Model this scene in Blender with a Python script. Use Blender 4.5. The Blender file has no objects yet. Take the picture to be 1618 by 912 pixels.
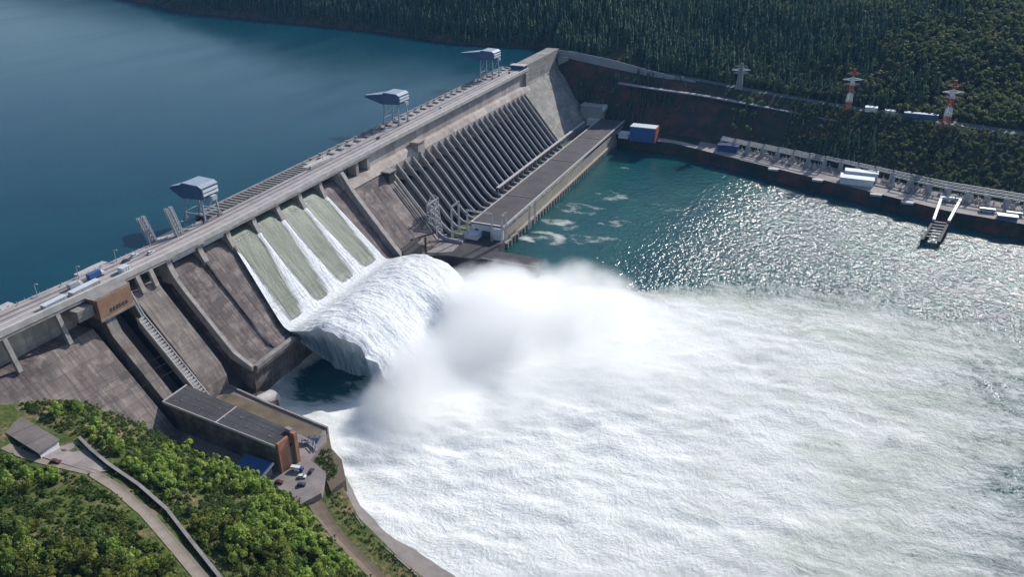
import bpy, bmesh, math, random
import numpy as np
from mathutils import Vector, noise as mn

HAZE = .00003
random.seed(7); RNG = np.random.default_rng(11)
SC = bpy.context.scene
COL = SC.collection
R = math.radians

# ------------------------------------------------------------------ helpers
# design coordinates: x along the dam, d metres downstream, z up  ->  world (x, -d, z)
def V(p): return (p[0], -p[1], p[2])

def lerp(a, b, t): return a + (b - a) * t
def pw(x, xs, ys): return float(np.interp(x, xs, ys))
def sstep(a, b, x):
    t = np.clip((x - a) / (b - a), 0, 1); return t * t * (3 - 2 * t)

class MB:
    def __init__(s): s.v = []; s.f = []; s.m = []
    def add(s, pts, faces, mi=0):
        n = len(s.v); s.v += [tuple(p) for p in pts]; s.f += [tuple(n + i for i in f) for f in faces]; s.m += [mi] * len(faces)
        return s
    def box(s, x0, x1, d0, d1, z0, z1, mi=0):
        P = [(x0,d0,z0),(x1,d0,z0),(x1,d1,z0),(x0,d1,z0),(x0,d0,z1),(x1,d0,z1),(x1,d1,z1),(x0,d1,z1)]
        return s.add(P, [(0,1,2,3),(4,5,6,7),(0,1,5,4),(1,2,6,5),(2,3,7,6),(3,0,4,7)], mi)
    def loft(s, rings, cap=True, mi=0):
        n = len(rings[0]); P = [p for r in rings for p in r]; F = []
        for k in range(len(rings) - 1):
            for i in range(n):
                j = (i + 1) % n; F.append((k*n+i, k*n+j, (k+1)*n+j, (k+1)*n+i))
        if cap: F += [tuple(range(n)), tuple((len(rings)-1)*n + i for i in range(n))]
        return s.add(P, F, mi)
    def prism(s, prof, x0, x1, mi=0):                       # (d,z) outline pushed along x
        return s.loft([[(x0, d, z) for d, z in prof], [(x1, d, z) for d, z in prof]], mi=mi)
    def slabpoly(s, pts, z0, z1, mi=0):                     # (x,d) outline pushed up
        return s.loft([[(x, d, z0) for x, d in pts], [(x, d, z1) for x, d in pts]], mi=mi)
    def bar(s, p, q, w, h=None, mi=0):
        h = h or w; p = Vector(p); q = Vector(q); t = (q - p)
        if t.length < 1e-6: return s
        t.normalize(); up = Vector((0,0,1)) if abs(t.z) < .9 else Vector((1,0,0))
        a = t.cross(up).normalized() * (w/2); b = a.cross(t).normalized() * (h/2)
        P = []
        for c in (p, q):
            for u, v in ((-1,-1),(1,-1),(1,1),(-1,1)): P.append(tuple(c + a*u + b*v))
        return s.add(P, [(0,1,2,3),(4,5,6,7),(0,1,5,4),(1,2,6,5),(2,3,7,6),(3,0,4,7)], mi)
    def tube(s, path, r, n=8, mi=0):
        rings = []
        for i, p in enumerate(path):
            p = Vector(p); a = Vector(path[max(i-1,0)]); b = Vector(path[min(i+1,len(path)-1)])
            t = (b-a).normalized(); up = Vector((0,0,1)) if abs(t.z) < .95 else Vector((1,0,0))
            u = t.cross(up).normalized(); w = u.cross(t)
            rr = r[i] if isinstance(r,(list,tuple)) else r
            rings.append([tuple(p + (u*math.cos(2*math.pi*k/n) + w*math.sin(2*math.pi*k/n))*rr) for k in range(n)])
        return s.loft(rings, mi=mi)
    def lattice(s, base, top, w0, w1, n, t, mi=0):          # four-legged braced mast
        base = Vector(base); top = Vector(top)
        def ring(k):
            c = base.lerp(top, k/n); w = lerp(w0, w1, k/n)/2
            return [c + Vector((sx*w, sy*w, 0)) for sx, sy in ((-1,-1),(1,-1),(1,1),(-1,1))]
        for k in range(n):
            a, b = ring(k), ring(k+1)
            for i in range(4):
                j = (i+1) % 4
                s.bar(a[i], b[i], t, mi=mi); s.bar(a[i], b[j], t*.6, mi=mi); s.bar(a[j], b[i], t*.6, mi=mi); s.bar(b[i], b[j], t*.6, mi=mi)
        return s
    def build(s, name, mats, parent=None, smooth=False, recalc=True, world=True):
        off = Vector((0,0,0)); q = parent
        while q is not None and world: off += q.location; q = q.parent
        me = bpy.data.meshes.new(name)
        me.from_pydata([tuple(Vector(V(p)) - off) for p in s.v], [], s.f)
        if not isinstance(mats, (list, tuple)): mats = [mats]
        for m in mats: me.materials.append(m)
        if len(mats) > 1: me.polygons.foreach_set('material_index', s.m)
        if recalc:
            bm = bmesh.new(); bm.from_mesh(me); bmesh.ops.recalc_face_normals(bm, faces=bm.faces); bm.to_mesh(me); bm.free()
        if smooth: me.polygons.foreach_set('use_smooth', [True]*len(me.polygons))
        me.update()
        o = bpy.data.objects.new(name, me); COL.objects.link(o)
        if parent is not None: o.parent = parent
        return o

def tag(o, label, cat, group=None, kind=None):
    o['label'] = label; o['category'] = cat
    if group: o['group'] = group
    if kind: o['kind'] = kind
    return o
def thing(name, label, cat, loc=(0,0,0), group=None, rz=0):
    o = bpy.data.objects.new(name, None); COL.objects.link(o); o.location = V(loc); o.rotation_euler = (0,0,rz)
    o.empty_display_size = 1
    return tag(o, label, cat, group)
def struct(o, kind='structure'): o['kind'] = kind; return o
def copy_tree(o, parent=None):
    c = o.copy(); COL.objects.link(c); c.parent = parent
    for ch in list(CH.get(o, [])): CH.setdefault(c, []).append(copy_tree(ch, c))
    return c
CH = {}
def proto(root):
    CH[root] = list(root.children)
    for ch in CH[root]: CH[ch] = list(ch.children)
    return root
def grid_mesh(name, P, mat, attrs=None, smooth=True, flip=False):        # P: (n,m,3) design coords
    n, m, _ = P.shape
    W = P.reshape(-1, 3).copy(); W[:,1] *= -1
    idx = np.arange(n*m).reshape(n, m)
    a, b, c, d = idx[:-1,:-1], idx[1:,:-1], idx[1:,1:], idx[:-1,1:]
    F = np.stack([a, d, c, b] if not flip else [a, b, c, d], -1).reshape(-1, 4)
    return raw_mesh(name, W, F, mat, attrs, smooth)
def raw_mesh(name, W, F, mat, attrs=None, smooth=False):                 # W in world coords
    me = bpy.data.meshes.new(name); k = F.shape[1]
    me.vertices.add(len(W)); me.vertices.foreach_set('co', np.ascontiguousarray(W, dtype=np.float32).ravel())
    me.loops.add(F.size); me.loops.foreach_set('vertex_index', np.ascontiguousarray(F, dtype=np.int32).ravel())
    me.polygons.add(len(F)); me.polygons.foreach_set('loop_start', np.arange(0, F.size, k, dtype=np.int32))
    me.polygons.foreach_set('loop_total', np.full(len(F), k, dtype=np.int32))
    me.update(calc_edges=True)
    if smooth: me.polygons.foreach_set('use_smooth', np.ones(len(F), dtype=bool))
    for nm, arr in (attrs or {}).items():
        at = me.attributes.new(nm, 'FLOAT', 'POINT'); at.data.foreach_set('value', np.ascontiguousarray(arr, dtype=np.float32).ravel())
    me.materials.append(mat); me.validate()
    o = bpy.data.objects.new(name, me); COL.objects.link(o); return o

def vnoise(X, Y, scale, seed=0, octaves=4):                               # vectorised value noise, about -1..1
    out = np.zeros_like(X, dtype=float); amp = 1.; tot = 0
    rg = np.random.default_rng(seed)
    for o in range(octaves):
        T = rg.random((256, 256)); x = X/scale + 91.7*o; y = Y/scale + 37.3*o
        xi = np.floor(x).astype(int); yi = np.floor(y).astype(int); fx = x-xi; fy = y-yi
        fx = fx*fx*(3-2*fx); fy = fy*fy*(3-2*fy)
        g = lambda i, j: T[i % 256, j % 256]
        out += amp*(2*((g(xi,yi)*(1-fx)+g(xi+1,yi)*fx)*(1-fy)+(g(xi,yi+1)*(1-fx)+g(xi+1,yi+1)*fx)*fy)-1)
        tot += amp; amp *= .5; scale *= .5
    return out/tot

# ------------------------------------------------------------------ materials
def nm(name):
    m = bpy.data.materials.new(name); m.use_nodes = True; nt = m.node_tree
    b = nt.nodes['Principled BSDF']; return m, nt, b
class NT:
    def __init__(s, nt): s.t = nt; s.pos = None
    def n(s, ty, **kw):
        k = s.t.nodes.new(ty)
        for a, v in kw.items(): setattr(k, a, v)
        return k
    def l(s, a, b): s.t.links.new(a, b)
    def P(s):
        if s.pos is None: s.pos = s.n('ShaderNodeNewGeometry').outputs['Position']
        return s.pos
    def mapv(s, sc=(1,1,1), rot=(0,0,0), loc=(0,0,0), src=None):
        m = s.n('ShaderNodeMapping'); m.inputs['Scale'].default_value = sc; m.inputs['Rotation'].default_value = rot; m.inputs['Location'].default_value = loc
        s.l(src or s.P(), m.inputs['Vector']); return m.outputs[0]
    def noise(s, scale, detail=4, rough=.55, vec=None, dist=0):
        k = s.n('ShaderNodeTexNoise'); k.inputs['Scale'].default_value = scale; k.inputs['Detail'].default_value = detail
        k.inputs['Roughness'].default_value = rough; k.inputs['Distortion'].default_value = dist
        s.l(vec or s.P(), k.inputs['Vector']); return k.outputs['Fac']
    def ramp(s, fac, stops):
        k = s.n('ShaderNodeValToRGB'); e = k.color_ramp.elements
        while len(e) < len(stops): e.new(.5)
        for i, (p, c) in enumerate(stops):
            e[i].position = p; e[i].color = (c, c, c, 1) if not isinstance(c, (tuple, list)) else (*c, 1)
        s.l(fac, k.inputs[0]); return k.outputs[0]
    def mix(s, f, a, b, ty='MIX'):
        k = s.n('ShaderNodeMix', data_type='RGBA', blend_type=ty)
        for v, i in ((f, 0), (a, 6), (b, 7)):
            if hasattr(v, 'is_output'): s.l(v, k.inputs[i])
            else: k.inputs[i].default_value = v if i == 0 else (*v, 1)
        return k.outputs[2]
    def math(s, op, a, b=0, c=None, clamp=False):
        k = s.n('ShaderNodeMath', operation=op, use_clamp=clamp)
        for i, v in enumerate((a, b) if c is None else (a, b, c)):
            if hasattr(v, 'is_output'): s.l(v, k.inputs[i])
            else: k.inputs[i].default_value = v
        return k.outputs[0]
    def bump(s, h, strength, dist, bsdf, normal=None):
        k = s.n('ShaderNodeBump'); k.inputs['Strength'].default_value = strength; k.inputs['Distance'].default_value = dist
        s.l(h, k.inputs['Height']); s.l(k.outputs[0], bsdf.inputs['Normal']); return k

def concrete(name, base, dark, light, joint=(15, 3), jd=.75, streak=.5, rough=.85):
    m, nt, b = nm(name); t = NT(nt)
    c = t.mix(t.ramp(t.noise(.022, 6, .68), [(.40, 0.), (.60, 1.)]), base, dark)
    c = t.mix(t.ramp(t.noise(.11, 6, .65), [(.48, 0.), (.72, 1.)]), c, light)
    st = t.noise(1, 5, .6, t.mapv((.55, .04, .035)))
    c = t.mix(t.math('MULTIPLY', t.ramp(st, [(.42, 0.), (.66, 1.)]), streak), c, tuple(x*.45 for x in dark))
    st2 = t.noise(1, 4, .6, t.mapv((.9, .05, .05), loc=(40, 3, 9)))
    c = t.mix(t.math('MULTIPLY', t.ramp(st2, [(.6, 0.), (.78, 1.)]), .45), c, tuple(min(.7, x*1.35) for x in light))
    if joint:
        br = t.n('ShaderNodeTexBrick'); br.inputs['Scale'].default_value = 1; br.inputs['Brick Width'].default_value = joint[0]
        br.inputs['Row Height'].default_value = joint[1]; br.inputs['Mortar Size'].default_value = .2; br.inputs['Mortar Smooth'].default_value = .6
        br.offset = 0; br.inputs['Color1'].default_value = (1,1,1,1); br.inputs['Color2'].default_value = (.70,.69,.70,1); br.inputs['Mortar'].default_value = (jd*.7,)*3+(1,)
        sx = t.n('ShaderNodeSeparateXYZ'); t.l(t.P(), sx.inputs[0]); cb = t.n('ShaderNodeCombineXYZ')
        t.l(sx.outputs[0], cb.inputs[0]); t.l(t.math('MULTIPLY', sx.outputs[2], 1.3), cb.inputs[1]); t.l(cb.outputs[0], br.inputs['Vector'])
        c = t.mix(.8, c, br.outputs['Color'], 'MULTIPLY')
    t.l(c, b.inputs['Base Color']); b.inputs['Roughness'].default_value = rough; b.inputs['Specular IOR Level'].default_value = .25
    t.bump(t.noise(.6, 5, .6), .35, .6, b); return m
def plain(name, col, rough=.6, var=.25, scale=.3, metal=0, spec=.3):
    m, nt, b = nm(name); t = NT(nt)
    c = t.mix(t.ramp(t.noise(scale, 4, .6), [(.35, 0.), (.7, 1.)]), col, tuple(x*(1-var) for x in col))
    c = t.mix(t.math('MULTIPLY', t.ramp(t.noise(1, 4, .6, t.mapv((1.2, 1.2, .12))), [(.5, 0.), (.75, 1.)]), var), c, tuple(x*.5 for x in col))
    t.l(c, b.inputs['Base Color']); b.inputs['Roughness'].default_value = rough; b.inputs['Metallic'].default_value = metal
    b.inputs['Specular IOR Level'].default_value = spec; return m

M = {}
M['slab']  = concrete('weathered concrete', (.27,.215,.197), (.14,.114,.108), (.42,.35,.31), (14.5, 9), .6, .6)
M['block'] = concrete('pale weathered concrete', (.30,.255,.225), (.19,.155,.14), (.42,.36,.31), (16, 12), .8, .5)
M['wall']  = concrete('pink grey concrete', (.55,.47,.43), (.40,.335,.30), (.64,.57,.52), (15, 16), .85, .22)
M['end']   = concrete('mottled abutment concrete', (.36,.335,.30), (.25,.235,.205), (.44,.415,.37), (15, 3.2), .92, .18)
M['trim']  = plain('light concrete trim', (.56,.52,.49), .8, .3, .15)
M['trim2'] = plain('stained concrete trim', (.33,.30,.28), .85, .4, .15)
M['pier']  = plain('pier concrete', (.40,.36,.335), .85, .35, .2)
M['deck']  = plain('crest road surface', (.44,.39,.375), .85, .3, .08)
M['rail']  = plain('rail track strip', (.22,.19,.19), .8, .4, .2)
M['dark']  = plain('dark concrete and painted shade', (.06,.055,.055), .7, .4, .1)  # dark concrete tone, also shade painted into recesses and shaded walls
M['pit']   = plain('concrete in painted black shade', (.018,.018,.022), .9, .3, .1, spec=.05)  # near-black colour paints the shade between the penstocks
M['pen']   = plain('penstock casing', (.30,.295,.30), .7, .3, .2)
M['steel'] = plain('blue grey painted steel', (.34,.40,.47), .5, .15, .4)
M['steelw']= plain('white painted steel', (.72,.76,.80), .5, .12, .4)
M['steelb']= plain('shaded blue cladding', (.085,.13,.24), .55, .2, .4)  # dark tone carries the shade on the cranes' near sides
M['galv']  = plain('galvanised steel', (.46,.47,.49), .5, .2, .5)
M['white'] = plain('white plaster', (.74,.75,.77), .8, .15, .2)
M['tan']   = plain('tan plaster', (.42,.36,.29), .85, .25, .05)
M['brick'] = plain('red brick', (.44,.20,.12), .85, .3, .3)
M['brown'] = plain('brown brick cladding', (.36,.205,.13), .85, .25, .25)
M['blue']  = plain('blue sheet metal', (.045,.13,.34), .5, .2, .2)
M['navy']  = plain('dark blue sheet metal', (.03,.08,.22), .5, .2, .2)
M['red']   = plain('red paint', (.42,.10,.06), .6, .2, .4)
M['glass'] = plain('dark window glass', (.02,.035,.05), .15, .1, .3, spec=.6)
M['door']  = plain('green grey gate panel', (.07,.12,.13), .6, .2, .3)
M['gate']  = plain('pale gate panel', (.42,.47,.50), .6, .2, .2)
M['roofw'] = plain('pale roof sheet', (.62,.65,.68), .6, .15, .2)
M['rubber']= plain('dark rubber', (.02,.02,.02), .8, .1)
M['carw']  = plain('white car paint', (.75,.75,.75), .3, .05, spec=.5)
M['card']  = plain('dark car paint', (.05,.055,.07), .3, .05, spec=.5)
M['carr']  = plain('dark red car paint', (.16,.03,.025), .35, .05, spec=.5)
M['carb']  = plain('blue car paint', (.04,.10,.28), .35, .05, spec=.5)

def roofmat(name, base, lx, seam):
    m, nt, b = nm(name); t = NT(nt)
    c = t.mix(t.ramp(t.noise(.05, 6, .65), [(.35, 0.), (.65, 1.)]), base, tuple(x*.62 for x in base))
    c = t.mix(t.math('MULTIPLY', t.ramp(t.noise(.35, 4, .6), [(.58, 0.), (.7, 1.)]), .5), c, tuple(x*1.5 for x in base))
    w = t.n('ShaderNodeTexWave', wave_type='BANDS', bands_direction='X'); w.inputs['Scale'].default_value = seam; w.inputs['Distortion'].default_value = .4
    t.l(t.mapv(rot=(0,0,lx)), w.inputs['Vector'])
    c = t.mix(t.math('MULTIPLY', t.ramp(w.outputs['Fac'], [(.9, 0.), (.98, 1.)]), .5), c, tuple(x*.55 for x in base))
    t.l(c, b.inputs['Base Color']); b.inputs['Roughness'].default_value = .8; b.inputs['Specular IOR Level'].default_value = .2
    t.bump(t.noise(1.5, 3), .2, .2, b); return m
M['roof']  = roofmat('bitumen roof', (.115,.10,.10), 0, .08)
M['roof2'] = roofmat('dark hall roof', (.095,.09,.095), R(90), .25)
M['shed']  = roofmat('grey brown shed roof', (.20,.175,.165), R(90), .4)

def terrain_mat(name, kind):
    m, nt, b = nm(name); t = NT(nt)
    if kind == 'left':
        c = t.mix(t.ramp(t.noise(.09, 6, .65), [(.38, 0.), (.62, 1.)]), (.065,.10,.022), (.13,.135,.045))
        c = t.mix(t.ramp(t.noise(.05, 7, .7, t.mapv(loc=(50,20,0))), [(.50, 0.), (.60, 1.)]), c, (.24,.175,.105))
        c = t.mix(t.ramp(t.noise(.4, 5, .6), [(.4, 0.), (.75, 1.)]), c, (.03,.055,.012))
    else:
        c = t.mix(t.ramp(t.noise(.02, 6, .65), [(.4, 0.), (.6, 1.)]), (.022,.04,.022), (.05,.065,.03))
        g = t.n('ShaderNodeNewGeometry'); sx = t.n('ShaderNodeSeparateXYZ'); t.l(g.outputs['Normal'], sx.inputs[0])
        steep = t.ramp(t.math('ABSOLUTE', sx.outputs[2]), [(.78, 1.), (.93, 0.)])
        rk = t.mix(t.ramp(t.noise(.025, 6, .7), [(.42, 0.), (.6, 1.)]), (.045,.05,.045), (.17,.065,.05))
        c = t.mix(t.math('MULTIPLY', steep, t.ramp(t.noise(.03, 5, .6), [(.35, 0.), (.55, 1.)])), c, rk)
    t.l(c, b.inputs['Base Color']); b.inputs['Roughness'].default_value = .95; b.inputs['Specular IOR Level'].default_value = .1
    t.bump(t.noise(.5, 6, .65), .8, 1.2, b); return m
M['terr_l'] = terrain_mat('hillside grass and soil', 'left')
M['terr_r'] = terrain_mat('far hillside', 'right')
M['rock']  = plain('wet brown rock', (.13,.10,.075), .8, .6, .12)
M['yard']  = plain('dusty yard paving', (.30,.255,.24), .9, .4, .1)
M['ochre'] = plain('ochre stained paving', (.20,.155,.10), .9, .55, .07)
M['track'] = plain('pale gravel track', (.27,.225,.185), .95, .25, .2)
M['mud']   = plain('brown dirt track', (.17,.13,.095), .95, .3, .2)
M['revet'] = plain('grey slab revetment', (.20,.175,.165), .85, .35, .12)
M['bank']  = plain('pale bank paving', (.40,.35,.32), .9, .4, .05)
M['roadf'] = plain('far asphalt road', (.14,.15,.16), .85, .2, .05)
M['wallf'] = plain('grey retaining wall', (.30,.31,.33), .85, .25, .05)
M['grass'] = plain('short green grass', (.10,.15,.03), .9, .4, .2)
M['trunk'] = plain('bark', (.10,.075,.055), .9, .2, 1)

def leafmat(name, a, b2, sc=.35):
    m, nt, b = nm(name); t = NT(nt)
    oi = t.n('ShaderNodeObjectInfo')
    c = t.mix(t.ramp(t.noise(sc, 3, .6), [(.35, 0.), (.65, 1.)]), a, b2)
    hs = t.n('ShaderNodeHueSaturation'); t.l(c, hs.inputs['Color'])
    t.l(t.math('MULTIPLY_ADD', oi.outputs['Random'], .05, .475), hs.inputs['Hue']); t.l(t.math('MULTIPLY_ADD', oi.outputs['Random'], .8, .6), hs.inputs['Value'])
    t.l(hs.outputs[0], b.inputs['Base Color']); b.inputs['Roughness'].default_value = .7; b.inputs['Specular IOR Level'].default_value = .15
    b.inputs['Transmission Weight'].default_value = 0
    tr = t.n('ShaderNodeBsdfTranslucent'); t.l(hs.outputs[0], tr.inputs[0]); mx = t.n('ShaderNodeMixShader'); mx.inputs[0].default_value = .45
    out = nt.nodes['Material Output']; t.l(b.outputs[0], mx.inputs[1]); t.l(tr.outputs[0], mx.inputs[2]); t.l(mx.outputs[0], out.inputs[0]); return m
M['leaf']  = leafmat('broad leaves', (.17,.235,.042), (.34,.37,.09), .12)
M['leafd'] = leafmat('dark leaves', (.075,.125,.026), (.14,.18,.048), .12)
M['fir']   = leafmat('fir needles', (.075,.165,.115), (.14,.225,.105), .03)
M['leafo'] = leafmat('olive leaves', (.12,.205,.075), (.25,.31,.11), .03)

# ---- water
def water_mat(name, deep, foamcol, wave, rough, bumpd, foam=True, streak=None, ior=1.33):
    m, nt, b = nm(name); t = NT(nt)
    b.inputs['Roughness'].default_value = rough; b.inputs['IOR'].default_value = ior; b.inputs['Specular IOR Level'].default_value = .5 if foam else .17
    dc = t.mix(t.ramp(t.noise(.012, 4, .6), [(.35, 0.), (.65, 1.)]), deep[0], deep[1])
    h = None
    for sc, amp, vec in wave:
        k = t.math('MULTIPLY', t.noise(sc, 2 if foam else 5, .6, t.mapv(*vec)), amp); h = k if h is None else t.math('ADD', h, k)
    if foam:
        at = t.n('ShaderNodeAttribute', attribute_name='foam').outputs['Fac']
        wq = t.n('ShaderNodeTexNoise'); wq.inputs['Scale'].default_value = .018; wq.inputs['Detail'].default_value = 4; t.l(t.P(), wq.inputs['Vector'])
        wv = t.n('ShaderNodeVectorMath', operation='MULTIPLY_ADD'); t.l(wq.outputs['Color'], wv.inputs[0]); wv.inputs[1].default_value = (46,46,0); t.l(t.P(), wv.inputs[2])
        W_ = wv.outputs[0]
        n1 = t.noise(1, 9, .72, t.mapv((.085,.022,.1), (0,0,R(8)), src=W_)); n2 = t.noise(1, 8, .72, t.mapv((.40,.14,.2), (0,0,R(14)), src=W_))
        n3 = t.noise(1, 8, .7, t.mapv((.03,.012,.1), (0,0,R(5)), src=W_))
        nn = t.math('ADD', t.math('MULTIPLY', n1, .5), t.math('MULTIPLY', n2, .5))
        f = t.math('SUBTRACT', t.math('ADD', at, t.math('MULTIPLY', nn, 1.7)), .85)
        f = t.ramp(f, [(.26, 0.), (.50, .62), (.78, 1.)])
        fc = t.mix(t.ramp(n1, [(.38, 0.), (.58, 1.)]), foamcol[1], foamcol[0])
        fc = t.mix(t.ramp(n3, [(.40, .75), (.58, 0.)]), fc, tuple(x*y for x, y in zip(foamcol[1], (.86,.90,.85))))
        fc = t.mix(t.math('MULTIPLY', t.ramp(n2, [(.56, 0.), (.70, 1.)]), .75), fc, tuple(x*.55 for x in foamcol[1]))
        fc = t.mix(t.math('MULTIPLY', t.ramp(at, [(.80, 0.), (.97, 1.)]), .7), fc, (.86,.86,.845))
        c = t.mix(f, dc, fc); t.l(c, b.inputs['Base Color'])
        h = t.math('ADD', h, t.math('MULTIPLY', t.math('MULTIPLY', n2, f), 1.0))
        t.l(t.math('ADD', t.math('MULTIPLY', f, .7-rough), rough), b.inputs['Roughness']); t.l(t.math('MULTIPLY_ADD', f, -.38, .5), b.inputs['Specular IOR Level'])
    else:
        t.l(dc, b.inputs['Base Color'])
        t.l(t.ramp(t.noise(1, 5, .6, t.mapv((.0016,.011,1), (0,0,R(-28))), .6), [(.45, rough*.9), (.75, rough*1.45)]), b.inputs['Roughness'])
    if foam: h = t.math('MULTIPLY', h, t.math('MULTIPLY', t.math('MULTIPLY_ADD', f, -.66, 1.), t.n('ShaderNodeAttribute', attribute_name='chop').outputs['Fac']))
    t.bump(h, 1., bumpd, b); return m
M['resv'] = water_mat('reservoir water', ((.002,.042,.072),(.003,.054,.072)), None,
    [(.25, .3, ((1,.35,1),(0,0,R(30)))), (.03, .6, ((1,.3,1),(0,0,R(20))))], .16, .12, foam=False)
M['river'] = water_mat('river water', ((.004,.055,.066),(.008,.085,.078)), ((.80,.79,.745),(.61,.615,.555)),
    [(.10, 1., ((1,1.6,1),(0,0,R(-25)))), (.30, .55, ((1,1.5,1),(0,0,R(10)))), (.7, .10, ((1,1,1),(0,0,0)))], .15, 2.6)
def fall_mat():
    m, nt, b = nm('falling water'); t = NT(nt)
    at = t.n('ShaderNodeAttribute', attribute_name='foam').outputs['Fac']
    u = t.n('ShaderNodeAttribute', attribute_name='u').outputs['Fac']; v = t.n('ShaderNodeAttribute', attribute_name='v').outputs['Fac']
    cb = t.n('ShaderNodeCombineXYZ'); t.l(u, cb.inputs[0]); t.l(v, cb.inputs[1])
    n1 = t.noise(1, 6, .65, t.mapv((.6,.05,1), src=cb.outputs[0]), .6); n2 = t.noise(1, 5, .65, t.mapv((.25,.03,1), src=cb.outputs[0]))
    n3 = t.noise(1, 5, .7, t.mapv((.30,.28,1), src=cb.outputs[0]), .8)
    f = t.ramp(t.math('SUBTRACT', t.math('ADD', at, t.math('ADD', t.math('MULTIPLY', n1, 1.0), t.math('ADD', t.math('MULTIPLY', n2, .5), t.math('MULTIPLY', n3, .3)))), .94), [(.22, 0.), (.62, 1.)])
    g = t.mix(t.ramp(n2, [(.35, 0.), (.65, 1.)]), (.10,.12,.082), (.22,.245,.19))
    shade_tint = t.n('ShaderNodeAttribute', attribute_name='shade_tint').outputs['Fac']  # blue shade of the jet's near side, mixed into the water colour
    g = t.mix(shade_tint, g, (.04,.16,.22))
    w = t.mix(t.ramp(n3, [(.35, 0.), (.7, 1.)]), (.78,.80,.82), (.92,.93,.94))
    w = t.mix(t.math('MULTIPLY', shade_tint, .8), w, (.34,.56,.72))
    t.l(t.mix(f, g, w), b.inputs['Base Color']); b.inputs['Roughness'].default_value = .5; b.inputs['Specular IOR Level'].default_value = .3
    t.bump(t.math('MULTIPLY', t.math('ADD', n1, n3), t.math('MULTIPLY_ADD', f, .8, .2)), 1., 1.7, b); return m
M['fall'] = fall_mat()

# ------------------------------------------------------------------ world, sun, camera
SUN_EL, SUN_AZ = R(31.5), R(-14)            # azimuth measured from +X (world), towards -Y = downstream
w = bpy.data.worlds.new('World'); SC.world = w; w.use_nodes = True
bg = w.node_tree.nodes['Background']; sky = w.node_tree.nodes.new('ShaderNodeTexSky'); sky.sky_type = 'NISHITA'; sky.sun_disc = False
sky.sun_elevation = SUN_EL; sky.sun_rotation = R(90) - SUN_AZ; sky.air_density = 1.2; sky.dust_density = .6; sky.ozone_density = 2
w.node_tree.links.new(sky.outputs[0], bg.inputs[0]); bg.inputs[1].default_value = .11
sd = Vector((math.cos(SUN_EL)*math.cos(SUN_AZ), math.cos(SUN_EL)*math.sin(SUN_AZ), math.sin(SUN_EL)))
sl = bpy.data.lights.new('sun', 'SUN'); sl.energy = 4.8; sl.angle = R(.5); sl.color = (1, .97, .925)
so = bpy.data.objects.new('sun', sl); COL.objects.link(so); so.rotation_euler = (-sd).to_track_quat('-Z', 'Y').to_euler()
cam = bpy.data.cameras.new('camera'); co = bpy.data.objects.new('camera', cam); COL.objects.link(co); SC.camera = co
co.location = (-631.03, -396.86, 314.59)
cd = Vector((.82830182, .34305954, -.44297432)); co.rotation_euler = cd.to_track_quat('-Z', 'Y').to_euler()
cam.sensor_width = 36; cam.lens = 36*1251.8/1618; cam.clip_start = 1; cam.clip_end = 30000
SC.view_settings.view_transform = 'Standard'; SC.view_settings.look = 'None'; SC.view_settings.exposure = .15; SC.view_settings.gamma = 1

# ------------------------------------------------------------------ dam
HX = [-460,-392,-330,-243,-156,-40,385]; HZ = [106,104.5,102.5,100.6,101.4,103,107.5]
def H(x): return pw(x, HX, HZ)
def SZ(d): return 71 - (d-11)/.83        # downstream face plane
def SD(z): return 11 + .83*(71-z)
XS = [-272,-243,-214,-185,-156,-127,-98,-69]

dam = thing('concrete_dam', 'long grey concrete gravity dam holding back the blue reservoir', 'dam', (0,0,0))
def seg(name, mat, prof, x0, x1, step=60, parent=None):     # prof(x) -> outline
    mb = MB(); n = max(1, int(abs(x1-x0)/step)); xs = [lerp(x0, x1, i/n) for i in range(n+1)]
    mb.loft([[(x, d, z) for d, z in prof(x)] for x in xs]); return mb.build(name, mat, parent or dam)
# blind left part
seg('blind_section', M['slab'], lambda x: [(-19.9,-10),(-19.9,81),(3,80.5),(5,78),(SD(14),14),(SD(14),-10)], -460, -341.5)
seg('back_wall', M['wall'], lambda x: [(-19.8,80),(-19.8,H(x)-3.02),(-9,H(x)-3.02),(-9,80)], -460, -342.2)
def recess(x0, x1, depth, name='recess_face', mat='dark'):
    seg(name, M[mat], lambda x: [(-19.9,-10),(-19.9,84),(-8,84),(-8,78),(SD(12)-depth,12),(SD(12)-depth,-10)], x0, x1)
recess(-341.5, -336, 11); recess(-328.5, -314, 15); recess(-308.5, -307, 11); recess(-286, -272, 14)  # recess faces coloured dark as painted shade
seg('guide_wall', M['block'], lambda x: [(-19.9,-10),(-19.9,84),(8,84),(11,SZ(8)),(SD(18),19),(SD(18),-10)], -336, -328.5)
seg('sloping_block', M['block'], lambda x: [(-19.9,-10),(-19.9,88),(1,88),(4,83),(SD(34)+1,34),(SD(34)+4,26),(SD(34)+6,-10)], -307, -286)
seg('back_wall', M['dark'], lambda x: [(-19.8,84),(-19.8,H(x)-3.02),(-14,H(x)-3.02),(-14,84)], -342, -69.2)  # dark tone paints the shade under the crest deck
seg('stair_beam', M['trim2'], lambda x: [(8,SZ(8)-6),(8,SZ(8)-1),(SD(18),17),(SD(18),10)], -314, -308.5)
mb = MB()
for k in range(30):
    d = lerp(9, 54, k/29); z = SZ(d)
    mb.prism([(d-.1,z-2.5),(d-.1,z+1.2),(d+.75,z+1.2),(d+.75,z-3.5)], -313.6, -309.2)
for s_ in (-314.1, -308.6): mb.bar((s_,8,SZ(8)+1.0),(s_,SD(18),18.6),.5,1.6)
mb.build('stair_flight', M['trim'], dam)
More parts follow.
